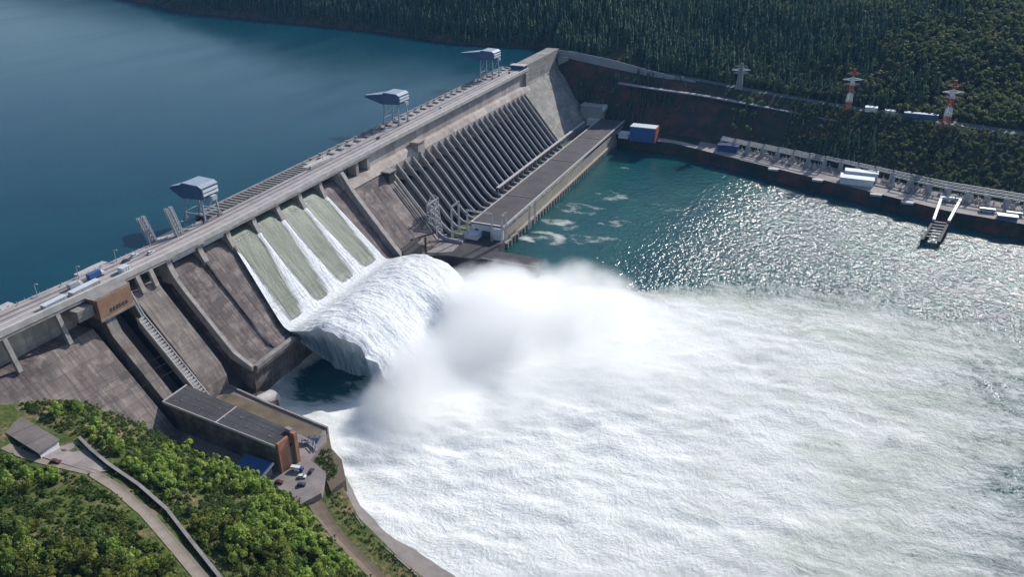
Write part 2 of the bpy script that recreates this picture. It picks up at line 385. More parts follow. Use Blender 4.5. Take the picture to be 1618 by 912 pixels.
# spillway
bucket = [(43,SZ(43)),(48,27.2),(52,25.2),(56,25.2),(59,26.8),(59,22),(56,18),(56,8),(53,-10)]
seg('spillway_slab', M['slab'], lambda x: [(-19.9,-10),(-19.9,86),(-12,90),(-6,89.6),(-1,86)]+[(11,71)]+bucket, -272, -69)
for x in XS[1:3]:
    MB().prism([(0,83),(1,87.5),(12,SZ(12)+2.6),(43,SZ(43)+2.2),(52,26.2),(52,24)], x-.9, x+.9).build('divider', M['slab'], dam)
MB().prism([(-14,80),(-14,H(-272)-3.1),(-3,H(-272)-3.1),(1,88),(12,SZ(12)+3.2),(43,SZ(43)+3),(54,29),(57,27.5),(57,24),(40,30),(0,80)], -274, -271.2).build('side_wall', M['pier'], dam)
MB().prism([(-14,80),(-14,H(-69)-3.1),(-3,H(-69)-3.1),(0,97),(12,SZ(12)+9),(48,SZ(48)+8.5),(56,26),(56,5),(40,20),(0,75)], -69, -64).build('side_wall', M['pier'], dam)
MB().box(-271,-228,55.5,59.3,24.4,27.2).build('lip_beam', M['trim2'], dam)
for i, x in enumerate(XS):
    hz = H(x)
    MB().prism([(-19.7,82),(-19.7,hz-3.1),(-1.2,hz-3.1),(-.2,hz-9),(3.5,84.5),(2,80)], x-2.1, x+2.1).build('pier', M['pier'], dam)
    MB().box(x-3.2, x+3.2, -2.2, .9, hz-3.4, hz-.9).build('pier_cap', M['trim'], dam)
for x in (-392,-359,-331):
    MB().bar((x,-1,H(x)-3),(x,4.5,80),2.2,2.6).bar((x,-9,H(x)-7),(x,-1,H(x)-4),1.6,1.6).build('strut', M['pier'], dam)
for x, w_ in ((-257.5,10.6),(-228.5,10.6)):
    MB().box(x-w_, x+w_, -2.6, -1.4, 93.2, 98.2).build('gate_panel', M['gate'], dam)
for x in (-199.5,-170.5,-141.5,-112.5,-83.5):
    MB().prism([(-13,89.8),(-9,98.2),(-8,98.2),(-11.5,89.8)], x-12, x+12).build('radial_gate', M['door'], dam)
for x in (-300,-289):
    MB().bar((x,-1,H(x)-3),(x,3,86),2.4,3.2).build('strut', M['pier'], dam)
for x in (-312.8,-311):
    MB().tube([(x,-.5,H(x)-2),(x,3,96),(x+.5,11,76)],.55,8).build('pipe', M['galv'], dam)
# between spillway and powerhouse
seg('blind_section', M['slab'], lambda x: [(-19.9,-10),(-19.9,84),(-4,84.5),(0,84.3),(SD(14),14),(SD(14),-10)], -64, 0)
seg('ledge', M['wall'], lambda x: [(-14,84.5),(-14,85.2),(1.5,85.2),(6,79.5),(5.7,78.6),(0,84.5)], -64, -1)
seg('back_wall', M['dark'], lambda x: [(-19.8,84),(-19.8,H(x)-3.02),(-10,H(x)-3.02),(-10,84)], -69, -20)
for x in (-40,-21): MB().box(x-2.2, x+2.2, -10, -1, 85, H(x)-3.05).build('pier', M['pier'], dam)
for x in (-52, -47, -36,-31,-26): MB().box(x-.4, x+.4, -10, -9.2, 85, H(x)-3.05).build('groove_rib', M['trim2'], dam)
mb = MB(); mb.box(-9,1,6,13,66,80); mb.build('valve_house', M['dark'], dam); 
MB().box(-10.5,3,4.5,14.5,80,81).build('valve_house_roof', M['trim2'], dam)
for x in (-4,-1,4,8): MB().bar((x-4,16,SZ(16)+.6),(x-4,46,SZ(46)+.6),.7,1.1).build('surface_rib', M['trim2'], dam)
# station part: the high wall, the recessed face and 24 penstocks
seg('high_wall', M['wall'], lambda x: [(-19.8,84),(-19.8,H(x)-2.02),(-3.2,H(x)-2.02),(-3.2,86.5),(1,85),(4,79.6),(4,70),(-19.8,70)], -20, 384, 45)
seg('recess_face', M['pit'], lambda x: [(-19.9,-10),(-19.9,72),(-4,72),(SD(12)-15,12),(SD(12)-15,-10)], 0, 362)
MB().prism([(2,79),(11,72),(SD(14),15),(SD(14),5),(-4,60)], -1.5, 1.2).build('side_wall', M['trim2'], dam)
seg('abutment_section', M['end'], lambda x: [(-19.9,-10),(-19.9,lerp(112,114,(x-384)/120)),(-1.5,lerp(112,114,(x-384)/120)),(-1.5,88),(0,84.3),(SD(14),14),(SD(14),-10)], 384, 512)
seg('abutment_section', M['end'], lambda x: [(-19.9,-10),(-19.9,84),(0,84),(5.3,77.7),(SD(14),14),(SD(14),-10)], 362, 384)
MB().box(376,384,-3.2,.5,84,H(380)-6).build('corner_pilaster', M['pier'], dam)
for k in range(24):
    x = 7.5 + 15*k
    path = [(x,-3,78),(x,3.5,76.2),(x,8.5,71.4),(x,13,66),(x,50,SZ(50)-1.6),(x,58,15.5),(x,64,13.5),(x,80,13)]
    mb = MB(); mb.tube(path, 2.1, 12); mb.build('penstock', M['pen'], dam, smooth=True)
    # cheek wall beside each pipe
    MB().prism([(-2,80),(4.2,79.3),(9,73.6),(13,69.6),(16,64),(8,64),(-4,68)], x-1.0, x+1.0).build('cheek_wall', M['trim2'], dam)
MB().box(60,74,-2,7,80.5,90).box(59,75,-2,8,90,90.9).build('gallery_box', M['wall'], dam)
# crest road
def deckseg(name, mat, d0, d1, dz0, dz1, x0, x1, step=40):
    return seg(name, mat, lambda x: [(d0,H(x)+dz0),(d0,H(x)+dz1),(d1,H(x)+dz1),(d1,H(x)+dz0)], x0, x1, step)
deckseg('crest_road', M['deck'], -22, 0, -2, -.35, -460, 384)
deckseg('parapet', M['trim'], -1.1, 1.0, -2.6, 1.1, -460, 384)
deckseg('kerb', M['trim'], -8.2, -6.6, -.35, .15, -460, 384)
deckseg('rail_strip', M['rail'], -18.8, -16.6, -.35, -.25, -460, 384)
deckseg('rail_strip', M['rail'], -12.8, -11.6, -.35, -.25, -460, 384)
deckseg('upstream_parapet', M['trim'], -23, -22, -3, .7, -460, -215)
deckseg('edge_girder', M['pier'], -.2, .6, -4.6, -2.6, -460, -18)
deckseg('upstream_ledge', M['trim2'], -38, -36, -7, .3, -205, 384)
deckseg('upstream_ledge', M['deck'], -36, -23, -7, -1.2, -70, 384)
deckseg('upstream_wall', M['pier'], -22.5, -19.5, -115, -2.02, -460, 470)
mb = MB()
for x in np.arange(-203, -70, 4.83): mb.box(x-.9, x+.9, -36, -22.3, H(x)-3, H(x)-.1)
mb.build('gate_slot_beams', M['trim2'], dam)
mb = MB(); mb.box(-205,-70,-36,-22.3,78,H(-156)-6); mb.build('gate_slot_floor', M['dark'], dam)
for x in np.arange(-60, 380, 15):
    MB().box(x-1.2, x+1.2, -38.6, -35, H(x)-.3, H(x)+.8).build('hatch_block', M['trim2'], dam)
    MB().box(x+5,x+8,-33,-26,H(x)-1.2,H(x)+.4).build('hatch_cover', M['trim2'], dam)
for x0, x1 in ((-383.4,-366.6),(-322,-300),(-256,-232),(-85,-45)): MB().box(x0,x1,-28,-23,H(x0)-4,H(x0)+.8).build('upstream_balcony', M['trim'], dam)
for x0,x1 in ((-84,-50),): MB().box(x0,x1,-20.8,-19,H(x0)-.34,H(x0)+2.2).build('service_wall', M['trim'], dam)
mb = MB(); 
for x in np.arange(-455, 380, 5):
    mb.bar((x,-22.8,H(x)+.5),(x,-22.8,H(x)+1.7),.25)
mb.build('railing', M['galv'], dam)
MB().box(374,384,-21,-2,H(380)-.3,112).build('end_cabin', M['navy'], dam)
MB().box(372.5,386,-22,-1,112,112.8).build('end_cabin_roof', M['trim'], dam)
# the valve catwalk at the foot of the slab by the powerhouse
mb = MB(); mb.box(-66,-40,54,62,13,27).box(-64,-30,50,56,27,28).build('foot_wall', M['dark'], dam)

# brown machine house under the crest
mh = thing('machine_house', 'small brown brick machine house hanging under the crest road on the near dam end', 'building', (-326,3,86))
MB().box(-339,-314,-3,9,86.5,99.4).build('wall', M['brown'], mh)
MB().box(-340,-313.2,-3.5,8.2,99.4,100.2).build('roof', M['trim2'], mh)
MB().box(-339.6,-313.4,8.9,9.8,85.2,86.6).build('sill', M['trim2'], mh)
for x in np.arange(-331,-317,2.4): MB().box(x-.7,x+.7,9,9.15,88.6,91).build('window', M['glass'], mh)
MB().box(-351,-340,-2,6,90,97).build('annexe', M['trim2'], mh)

# ------------------------------------------------------------------ things standing on the crest
def gantry(label, x, s=1., tall=True):
    t = thing('gantry_crane', label, 'crane', (x, -27, H(x)), 'gantry cranes on the dam crest')
    z0 = H(x); d0, d1 = -36.5, -18.5; hw = 8.0*s; L = 20*s
    for xx in (x-hw, x+hw):
        for dd in (d0, d1):
            m_ = MB(); m_.bar((xx,dd,z0+.8),(lerp(xx,x,.12),lerp(dd,-27,.1),z0+L),1.1,1.1); m_.build('leg', M['steel'], t)
            MB().box(xx-2.2,xx+2.2,dd-.8,dd+.8,z0-.3,z0+1.1).build('bogie', M['rail'], t)
    m_ = MB()
    for dd in (d0, d1):
        m_.bar((x-hw,dd,z0+6),(x+hw,dd,z0+6),.7).bar((x-hw,dd,z0+6),(x+hw*.9,dd,z0+L-2),.45)
    for xx in (x-hw, x+hw):
        m_.bar((xx,d0,z0+5),(xx,d1,z0+5),.7).bar((xx,d0,z0+6),(xx,d1,z0+L-3),.5)
    m_.build('brace', M['steel'], t)
    zt = z0+L
    # machinery house: tall box, shade painted dark blue, sunlit end and roof painted pale, short closed jib over the water
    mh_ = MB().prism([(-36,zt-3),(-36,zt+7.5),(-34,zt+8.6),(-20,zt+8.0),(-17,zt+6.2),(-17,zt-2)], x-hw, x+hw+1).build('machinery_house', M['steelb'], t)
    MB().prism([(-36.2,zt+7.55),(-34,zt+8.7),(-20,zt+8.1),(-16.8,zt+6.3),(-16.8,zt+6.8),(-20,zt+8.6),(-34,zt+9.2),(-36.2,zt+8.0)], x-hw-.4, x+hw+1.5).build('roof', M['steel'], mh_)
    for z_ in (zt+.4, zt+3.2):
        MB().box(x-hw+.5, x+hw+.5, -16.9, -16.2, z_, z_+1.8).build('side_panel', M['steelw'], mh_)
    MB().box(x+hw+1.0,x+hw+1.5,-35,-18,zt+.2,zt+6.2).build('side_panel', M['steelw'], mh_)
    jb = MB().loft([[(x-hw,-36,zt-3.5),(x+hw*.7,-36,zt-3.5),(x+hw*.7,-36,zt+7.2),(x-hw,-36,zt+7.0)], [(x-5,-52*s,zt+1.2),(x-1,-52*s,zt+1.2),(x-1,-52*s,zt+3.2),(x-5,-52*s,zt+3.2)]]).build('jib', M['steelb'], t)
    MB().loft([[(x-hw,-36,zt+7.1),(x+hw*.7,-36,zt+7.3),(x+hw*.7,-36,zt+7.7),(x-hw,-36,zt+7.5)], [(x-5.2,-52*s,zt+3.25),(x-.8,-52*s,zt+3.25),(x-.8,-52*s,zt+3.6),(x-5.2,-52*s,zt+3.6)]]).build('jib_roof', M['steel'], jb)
    MB().box(x-3,x+2,-15,-12.5,zt-3.4,zt).build('operator_cab', M['gate'], t)
    return t
gantry('nearest blue and white gantry crane standing over the flowing spillway bays', -208, .95)
gantry('middle gantry crane standing on the crest above the striped penstocks', 78, 1.15)
gantry('farthest gantry crane on the crest close to the far end wall', 318, 1.25)

for i, (x, d, hh, lab) in enumerate(((-262,-25,20,'leaning grey lattice frame beside the nearest gantry crane, outer one over the water'),
                                    (-244,-18,22,'tall pale lattice frame beside the nearest gantry crane, inner one at the road'))):
    t = thing('lattice_mast', lab, 'mast', (x,d,H(x)-.35))
    for dx in (0, 4.2):
        MB().lattice((x+dx,d,H(x)-.35),(x+dx-5,d-1,H(x)+hh),2.2,1.8,7,.42).build('mast_leg', M['galv'], t)
    m_ = MB()
    for k in range(7): m_.bar((x-5*k/7.,d-k/7,H(x)+hh*k/7+1),(x+4.2-5*k/7.,d-k/7,H(x)+hh*k/7+1),.4)
    m_.build('cross_bar', M['galv'], t)

def lamp_proto():
    t = thing('street_lamp', 'thin grey lamp post on the upstream edge of the crest road', 'street lamp', (0,0,0), 'street lamps along the crest road')
    MB().tube([(0,0,0),(0,0,8.5)],[.28,.16],6).build('post', M['galv'], t)
    MB().bar((0,0,8.4),(0,2.2,9),.2).build('arm', M['galv'], t)
    MB().box(-.3,.3,1.9,3.2,8.85,9.15).build('lamp_head', M['trim'], t)
    return proto(t)
lp = lamp_proto(); first = True
for x in [-440+29*k for k in range(29)]:
    if any(abs(x-c) < 14 for c in (-208,78,318)): continue
    o = lp if first else copy_tree(lp); first = False
    o.location = V((x,-21.2,H(x)-.35)); 

def vehicle(name, label, cat, loc, rz, L, Wd, Hh, body, kind='car', group=None):
    t = thing(name, label, cat, (0,0,0), group)
    if kind == 'car':
        MB().loft([[(-L/2,-Wd/2,.35),(L/2,-Wd/2,.35),(L/2,-Wd/2,.85),(L*.28,-Wd/2,.98),(-L*.5,-Wd/2,1.0)],[(-L/2,Wd/2,.35),(L/2,Wd/2,.35),(L/2,Wd/2,.85),(L*.28,Wd/2,.98),(-L*.5,Wd/2,1.0)]]).build('body', body, t)
        MB().loft([[(-L*.42,-Wd*.44,.98),(L*.22,-Wd*.44,.98),(L*.1,-Wd*.4,Hh),(-L*.33,-Wd*.4,Hh)],[(-L*.42,Wd*.44,.98),(L*.22,Wd*.44,.98),(L*.1,Wd*.4,Hh),(-L*.33,Wd*.4,Hh)]]).build('window_or_recess_band', M['glass'], t)
        MB().box(-L*.34,L*.11,-Wd*.41,Wd*.41,Hh,Hh+.06).build('roof', body, t)
        r = .34
    elif kind == 'truck':
        MB().box(-L/2,L*.22,-Wd/2,Wd/2,1.0,Hh).build('cargo_box', body, t)
        MB().loft([[(L*.25,-Wd*.47,.7),(L/2,-Wd*.47,.7),(L/2,-Wd*.47,1.7),(L*.44,-Wd*.47,2.7),(L*.25,-Wd*.47,2.8)],[(L*.25,Wd*.47,.7),(L/2,Wd*.47,.7),(L/2,Wd*.47,1.7),(L*.44,Wd*.47,2.7),(L*.25,Wd*.47,2.8)]]).build('cab', M['carw'] if body != M['carw'] else M['carb'], t)
        MB().box(L*.455,L*.5+.02,-Wd*.4,Wd*.4,1.7,2.4).build('windscreen', M['glass'], t)
        r = .5
    for sx in (-.32,.32):
        for sy in (-1,1):
            MB().tube([(L*sx,sy*(Wd/2-.25),r),(L*sx,sy*(Wd/2+.02),r)],r,12).build('wheel', M['rubber'], t)
    t.location = V(loc); t.rotation_euler = (0,0,rz); return t
vehicle('box_truck','blue box truck on the crest road above the brown machine house','truck',(-318,-13,H(-318)-.3),0,12,3.2,4.4,M['carb'],'truck')
vehicle('box_truck','grey box truck just behind the blue one on the crest road','truck',(-334,-12.5,H(-334)-.3),0,9,3,3.8,M['gate'],'truck')
for i,(x,d,c,lab,gr) in enumerate(((-292,-16,'card','dark car on the crest road, nearest to the upstream balcony',None),(-283,-18,'carw','white car parked by the upstream edge between two balconies',None),
        (-275,-12,'carw','white car standing in the middle of the crest road left of the lattice frames',None),(20,-14,'card','dark car on the crest road left of the middle gantry crane',None),
        (150,-12,'carw','white car on the crest road right of the middle gantry crane',None),(350,-13,'carr','dark red car on the crest road near the far cabin',None))):
    vehicle('parked_car',lab,'car',(x,d,H(x)-.3),R(3*i),5.6,2.3,1.8,M[c],'car','vehicles on the crest road')
def container(label, x0, x1, d0, d1, hh, mat, name='storage_container'):
    t = thing(name, label, 'container', ((x0+x1)/2,(d0+d1)/2,H(x0)-.35)); z = H(x0)-.34
    MB().box(x0,x1,d0,d1,z,z+hh).build('body', M[mat], t)
    MB().box(x0-.2,x1+.2,d0-.2,d1+.2,z+hh,z+hh+.3).build('roof', M['roofw'], t)
    m_ = MB()
    for x in np.arange(x0+1, x1, 2): m_.box(x-.2,x+.2,d1,d1+.15,z,z+hh)
    m_.build('rib', M['galv'], t)
container('long pale cabin on the downstream edge of the crest above the machine house', -345,-325,-5.5,-1.4,2.9,'trim')
container('long blue grey cabin on the downstream crest edge, nearest to the near end', -364,-349,-5,-1.4,2.6,'gate')
container('small white service hut on the crest road beside the valve tower', -308,-302,-6,-1.6,3.6,'white','service_hut')

# ------------------------------------------------------------------ powerhouse and its yard
ph = thing('powerhouse', 'long low powerhouse with a dark flat roof at the foot of the penstocks', 'building', (250,95,0))
MB().box(33,476,79,112,-6,24.2).build('wall', M['tan'], ph)
MB().box(32.6,33,78.8,112.3,4,24.2).build('end_wall', M['white'], ph)
MB().box(32,477,78.4,113,24.2,25.2).build('roof', M['roof'], ph)
MB().box(31.4,478,112.4,113.8,23.6,26).box(31.4,478,77.6,78.9,23.6,26).build('roof_parapet', M['trim'], ph)
MB().box(32,33.3,78.9,112.4,25,25.9).build('end_parapet', M['white'], ph)
MB().box(36,474,112,112.5,20,22.4).build('window_or_recess_band', M['glass'], ph)  # dark strip painted in for the recess below the roof edge
MB().box(32.2,32.62,90,99,5,18).build('door', M['door'], ph)
for d in (82,104): MB().box(32.3,32.62,d,d+4,13,19).build('window', M['glass'], ph)
for x in np.arange(40,474,9): MB().box(x-1.4,x+1.4,112,115.2,-6,5.5).build('draft_pier', M['trim2'], ph)
MB().box(36,474,112,114.4,5.5,7).build('tailrace_walkway', M['tan'], ph)
for x in (120,260,370): MB().box(x,x+.8,79,112.3,25.2,25.7).build('roof_joint', M['trim2'], ph)
MB().box(20,33,76,90,4,17).build('annexe', M['white'], ph)
MB().box(19.5,33,75.5,90.5,17,17.6).build('annexe_roof', M['roofw'], ph)
MB().box(28,33,104,113,3,24).build('stair_tower', M['white'], ph)
MB().box(30,420,56,79,-5,13).build('yard_deck', M['mud'], ph)
struct(MB().box(20,480,57,78.3,13,13.35).build('yard_ground', M['mud']))
g = struct(MB().box(18,88,60,71,13.4,13.9).build('lawn', M['grass']), 'stuff')
g = struct(MB().box(200,440,60,66,13.4,13.7).build('grass_strip', M['grass']), 'stuff')
# apron in front
ap = thing('apron_deck', 'dark concrete deck at the near end of the powerhouse', 'deck', (0,80,0))
MB().slabpoly([(-38,44),(20,44),(33,78),(33,114),(4,118),(4,164),(-18,168),(-20,118),(-24,80)],-6,12).build('deck', M['dark'], ap)
MB().slabpoly([(-30,46),(14,46),(28,62),(28,78),(-14,80),(-22,70)],12,12.4).build('paving', M['trim2'], ap)
MB().bar((-18.5,112,12.4),(-17,166,12.4),1,1.2).build('parapet', M['trim2'], ap)
m_ = MB()
for q in ((-34,50),(-26,58)): m_.bar((q[0],q[1],12),(q[0],q[1],28),1.4)
m_.bar((-35,48,27),(-8,60,27),1.2,1.6); m_.build('crane_post', M['dark'], ap)
# walkway over the penstock feet
wk = thing('pipe_walkway', 'pale elevated walkway crossing the feet of the far penstocks', 'walkway', (230,53,13))
MB().bar((140,60,24),(455,60,24),3.2,1.2).build('deck', M['trim'], wk)
for x in np.arange(142,452,15): MB().bar((x,60,13),(x,60,23.4),1.0).build('post', M['pier'], wk)
# transformers in the yard
def transformer():
    t = thing('transformer', 'grey power transformer with bushings in the yard behind the powerhouse', 'transformer', (0,0,0), 'transformers in the yard behind the powerhouse')
    MB().box(-4,4,-2.4,2.4,.4,5).build('tank', M['galv'], t)
    m_ = MB()
    for i in range(6): m_.box(-3.6+i*1.3,-3+i*1.3,2.4,3.6,.8,4.4)
    m_.build('radiator', M['trim2'], t)
    m_ = MB()
    for i in (-2.4,0,2.4): m_.tube([(i,0,5),(i,-.6,8.4)],[.34,.16],6)
    m_.build('bushing', M['trim2'], t)
    return proto(t)
tp = transformer(); first = True
for x in (105,135,165,190,220,250,280,310,340,370,400):
    o = tp if first else copy_tree(tp); first = False
    o.location = V((x,70.5,13.35)); o.rotation_euler = (0,0,0 if x % 2 else math.pi)
def portal(label, x, d, z, w, hh, along='x', grp=None, name='busbar_portal', cat='gantry'):
    t = thing(name, label, cat, (x,d,z), grp)
    e = (w/2,0) if along == 'x' else (0,w/2)
    for s_ in (-1,1):
        MB().lattice((x+s_*e[0],d+s_*e[1],z),(x+s_*e[0],d+s_*e[1],z+hh),1.8,1.0,5,.26).build('post', M['galv'], t)
    m_ = MB(); p = Vector((x-e[0],d-e[1],z+hh)); q = Vector((x+e[0],d+e[1],z+hh))
    m_.bar(p,q,.4).bar(p+Vector((0,0,-1.6)),q+Vector((0,0,-1.6)),.4)
    for k in range(8):
        a = p.lerp(q,k/8); b_ = p.lerp(q,(k+1)/8)+Vector((0,0,-1.6)); m_.bar(a,b_,.25)
    m_.build('cross_beam', M['galv'], t); return t
portal('slim lattice portal before the white near end of the powerhouse', 22, 92, 12.4, 26, 30, 'y')
portal('slim lattice portal standing on the apron beside the lawn', 22, 66, 12.4, 16, 34, 'x')
portal('slim lattice portal rising at the river corner of the powerhouse', 24, 117, 12.4, 10, 30, 'x')
portal('lattice portal at the river side of the powerhouse roof, over the swirling water', 90, 121, 6, 16, 26, 'x')
pt = thing('lattice_pylon', 'heavy grey lattice pylon in front of the nearest penstocks', 'pylon', (10,37,14))
MB().lattice((10,48,13),(10,48,50),13,7,6,.75).build('mast', M['galv'], pt)
m_ = MB(); m_.bar((-2,48,50),(22,48,50),1).bar((-2,48,42),(22,48,42),1); m_.bar((-2,48,50),(-2,48,42),.6).bar((22,48,50),(22,48,42),.6)
for s_ in (-1,1): m_.bar((10+s_*12,48,50),(10+s_*3,48,56),.6)
m_.build('cross_arm', M['galv'], pt)
for i_,(a_,lab) in enumerate((((-2,48,50),'thin power cable nearest the dam, crossing from the lattice pylon to the near hillside'),((10,48,50),'thin power cable in the middle of three, from the lattice pylon to the near hillside'),((22,48,50),'thin power cable nearest the river, from the lattice pylon to the near hillside'))):
    t = thing('power_cable', lab, 'cable', a_, 'power cables to the near hillside'); b_ = (-560, 118+14*i_, 150)
    MB().tube([(lerp(a_[0],b_[0],q/24), lerp(a_[1],b_[1],q/24), lerp(a_[2],b_[2],q/24)-34*4*(q/24)*(1-q/24)*.5) for q in range(25)], .07, 4).build('wire', M['rubber'], t)
# ------------------------------------------------------------------ far-end buildings
def house(name, label, x0, x1, d0, d1, z0, z1, wm, rm, cat='building', over=.6, bands=None, group=None, extra=None):
    t = thing(name, label, cat, ((x0+x1)/2,(d0+d1)/2,z0), group)
    MB().box(x0,x1,d0,d1,z0,z1).build('wall', M[wm], t)
    MB().box(x0-over,x1+over,d0-over,d1+over,z1,z1+.9).build('roof', M[rm], t)
    if bands:
        for zb in bands:
            m_ = MB()
            for d in np.arange(d0+2, d1-2, 4): m_.box(x0-.12,x0,d,d+2.2,zb,zb+1.8)
            m_.build('window_row', M['glass'], t)
    return t
t = house('concrete_block_house','square grey concrete building at the far foot of the dam',480,500,46,80,14,41,'pier','trim',bands=None)
MB().box(479,501,79.5,82,36,42).build('end_fin', M['white'], t); MB().box(474,480,58,80,14,24).build('annexe', M['white'], t)
t = house('blue_hall','blue sheet metal hall with pale roof on the far bank',416,434,138,172,14.6,34,'blue','roofw')
MB().box(415,435,172.2,173.4,14.6,34.6).build('end_panel', M['red'], t)
house('white_shed','low white shed between the powerhouse and the blue hall',424,440,120,134,14.2,20,'white','roofw')
t = house('flat_white_building','low white two-stepped building on the bank among the switchgear',331,350,412,448,15.1,22,'white','roofw')
MB().box(350,362,416,452,15.1,25).build('rear_wing', M['white'], t); MB().box(349.5,362.5,415.5,452.5,25,25.8).build('rear_roof', M['roofw'], t)
house('navy_shed','dark blue shed at the left end of the switchyard',410,422,258,284,15.1,23,'navy','navy')
def loadbox(n_, lab, x, d, z, l, w_, h_, mat):
    t = thing(n_, lab, 'bus', (x,d,z)); 
    MB().box(x-w_/2,x+w_/2,d-l/2,d+l/2,z+.6,z+h_).build('body', M[mat], t)
    MB().box(x-w_/2-.06,x-w_/2,d-l/2+.5,d+l/2-.5,z+h_*.5,z+h_*.8).build('window_or_recess_band', M['glass'], t)
    for k in (-.35,.35):
        MB().tube([(x-w_/2-.1,d+k*l,z+.7),(x+w_/2+.1,d+k*l,z+.7)],.7,10).build('wheel', M['rubber'], t)
    return t

# ------------------------------------------------------------------ terrain of the far bank
# per d: (shore,bank top,bank back,road in,road out,slope knee,upper,far) as (x,z)
KD = [-3500,-1500,-1111,-900,-393,-200,-60,-22,-20.5,40,75,128,200,291,407,522,700,1000,1600,4000]
shr =  [1500,1000,818,726,652,585,600,570]
K = []
for d, x in zip(KD[:8], shr):
    K.append([(x-120,20),(x-60,60),(x,97.5),(x+12,106),(x+22,108),(x+130,165),(x+480,290),(x+3500,900)])
K.append([(505,-6),(508,20),(511,60),(514,106),(528,108),(610,150),(960,250),(4000,900)])
K.append([(500,-6),(502,8),(508,10),(521,101),(535,103),(610,140),(960,250),(4000,900)])
K.append([(452,-6),(462,8),(508,10),(519,94),(533,96),(600,128),(950,235),(4000,900)])
K.append([(424,-6),(440,8),(500,10),(530,84),(545,86),(610,112),(950,215),(4000,900)])
K.append([(416,-6),(432,8),(474,10),(533,78),(548,80),(610,104),(950,200),(4000,900)])
K.append([(374,-6),(392,8),(445,10),(522,70),(538,72),(600,92),(950,190),(4000,900)])
K.append([(323,-6),(343,8),(408,10),(490,66),(507,68),(570,88),(950,190),(4000,900)])
K.append([(270,-6),(292,8),(362,10),(461,64),(480,66),(545,84),(950,190),(4000,900)])
K.append([(238,-6),(258,8),(325,12),(420,60),(440,64),(520,84),(950,190),(4000,900)])
K.append([(200,-6),(220,8),(290,12),(400,55),(420,60),(520,84),(950,190),(4000,900)])
K.append([(100,-6),(120,8),(190,12),(300,50),(320,60),(420,84),(950,190),(4000,900)])
K.append([(0,-6),(20,8),(90,12),(300,50),(320,60),(420,84),(950,190),(4000,900)])
KA = np.array(K, dtype=float)
for i_ in range(9, len(KA)):
    KA[i_,0,0] += 5; KA[i_,1] = (KA[i_,0,0]+4, 14.5); KA[i_,2,0] -= 18; KA[i_,2,1] = 16                                  # (nd,8,2)
SUB = [4,6,14,4,16,40,30]
def right_profile(d):
    return np.array([[np.interp(d, KD, KA[:,j,0]), np.interp(d, KD, KA[:,j,1])] for j in range(8)])
def zR(x, d):
    p = right_profile(d); return float(np.interp(x, p[:,0], p[:,1]))
ds = np.concatenate([np.arange(-3500,-1300,60), np.arange(-1300,-60,14), np.arange(-60,-20.6,6), [-20.6], np.arange(-20.5,720,7), np.arange(720,1600,25), np.arange(1600,4001,120)])
rows = []
for d in ds:
    p = right_profile(d); xs = [p[0,0]]; zs = [p[0,1]]
    for j in range(7):
        for k in range(1, SUB[j]+1):
            xs.append(lerp(p[j,0],p[j+1,0],k/SUB[j])); zs.append(lerp(p[j,1],p[j+1,1],k/SUB[j]))
    rows.append([(x,d,z) for x, z in zip(xs,zs)])
P = np.array(rows); X, D_, Zz = P[...,0], P[...,1], P[...,2]
jj = np.arange(P.shape[1])[None,:]; amp = np.where(jj > sum(SUB[:4])+2, 1., 0)*np.clip((jj-sum(SUB[:4])-2)/12, 0, 1)*1.0
cl = ((jj > sum(SUB[:2])+1) & (jj < sum(SUB[:3])-1))
P[...,2] += vnoise(X, D_, 110, 3)*amp*22*np.where(D_<-20,.6,1) + vnoise(X, D_, 400, 5)*amp*40*np.where(X>800,1,.3)
P[...,0] += cl*vnoise(Zz*1.5, D_, 26, 8)*7
grid_mesh('far_bank_hills', P, M['terr_r'], smooth=True)['kind'] = 'structure'
TR = P.copy()
def strip(name, mat, pts, kind='structure', dz=.06):
    mb = MB(); n = len(pts)
    mb.add([p for q in pts for p in ((q[0][0],q[0][1],q[0][2]+dz),(q[1][0],q[1][1],q[1][2]+dz))], [(2*i,2*i+1,2*i+3,2*i+2) for i in range(n-1)])
    o = mb.build(name, M[mat], recalc=False); o['kind'] = kind; return o
def bankpts(j0, f0, j1, f1, d0, d1, n, dz=0):
    out = []
    for d in np.linspace(d0, d1, n):
        p = right_profile(d); a = p[j0]+(p[j0+1]-p[j0])*f0; b = p[j1]+(p[j1+1]-p[j1])*f1
        out.append(((a[0],d,a[1]+dz),(b[0],d,b[1]+dz)))
    return out
strip('river_bank_road', 'bank', bankpts(1,.02,1,.42,76,1500,120), dz=.12)
strip('switchyard_ground', 'yard', bankpts(1,.45,1,.98,230,700,60), dz=.1)
strip('hill_road', 'roadf', bankpts(3,.1,3,.9,-22,1500,150), dz=.35)
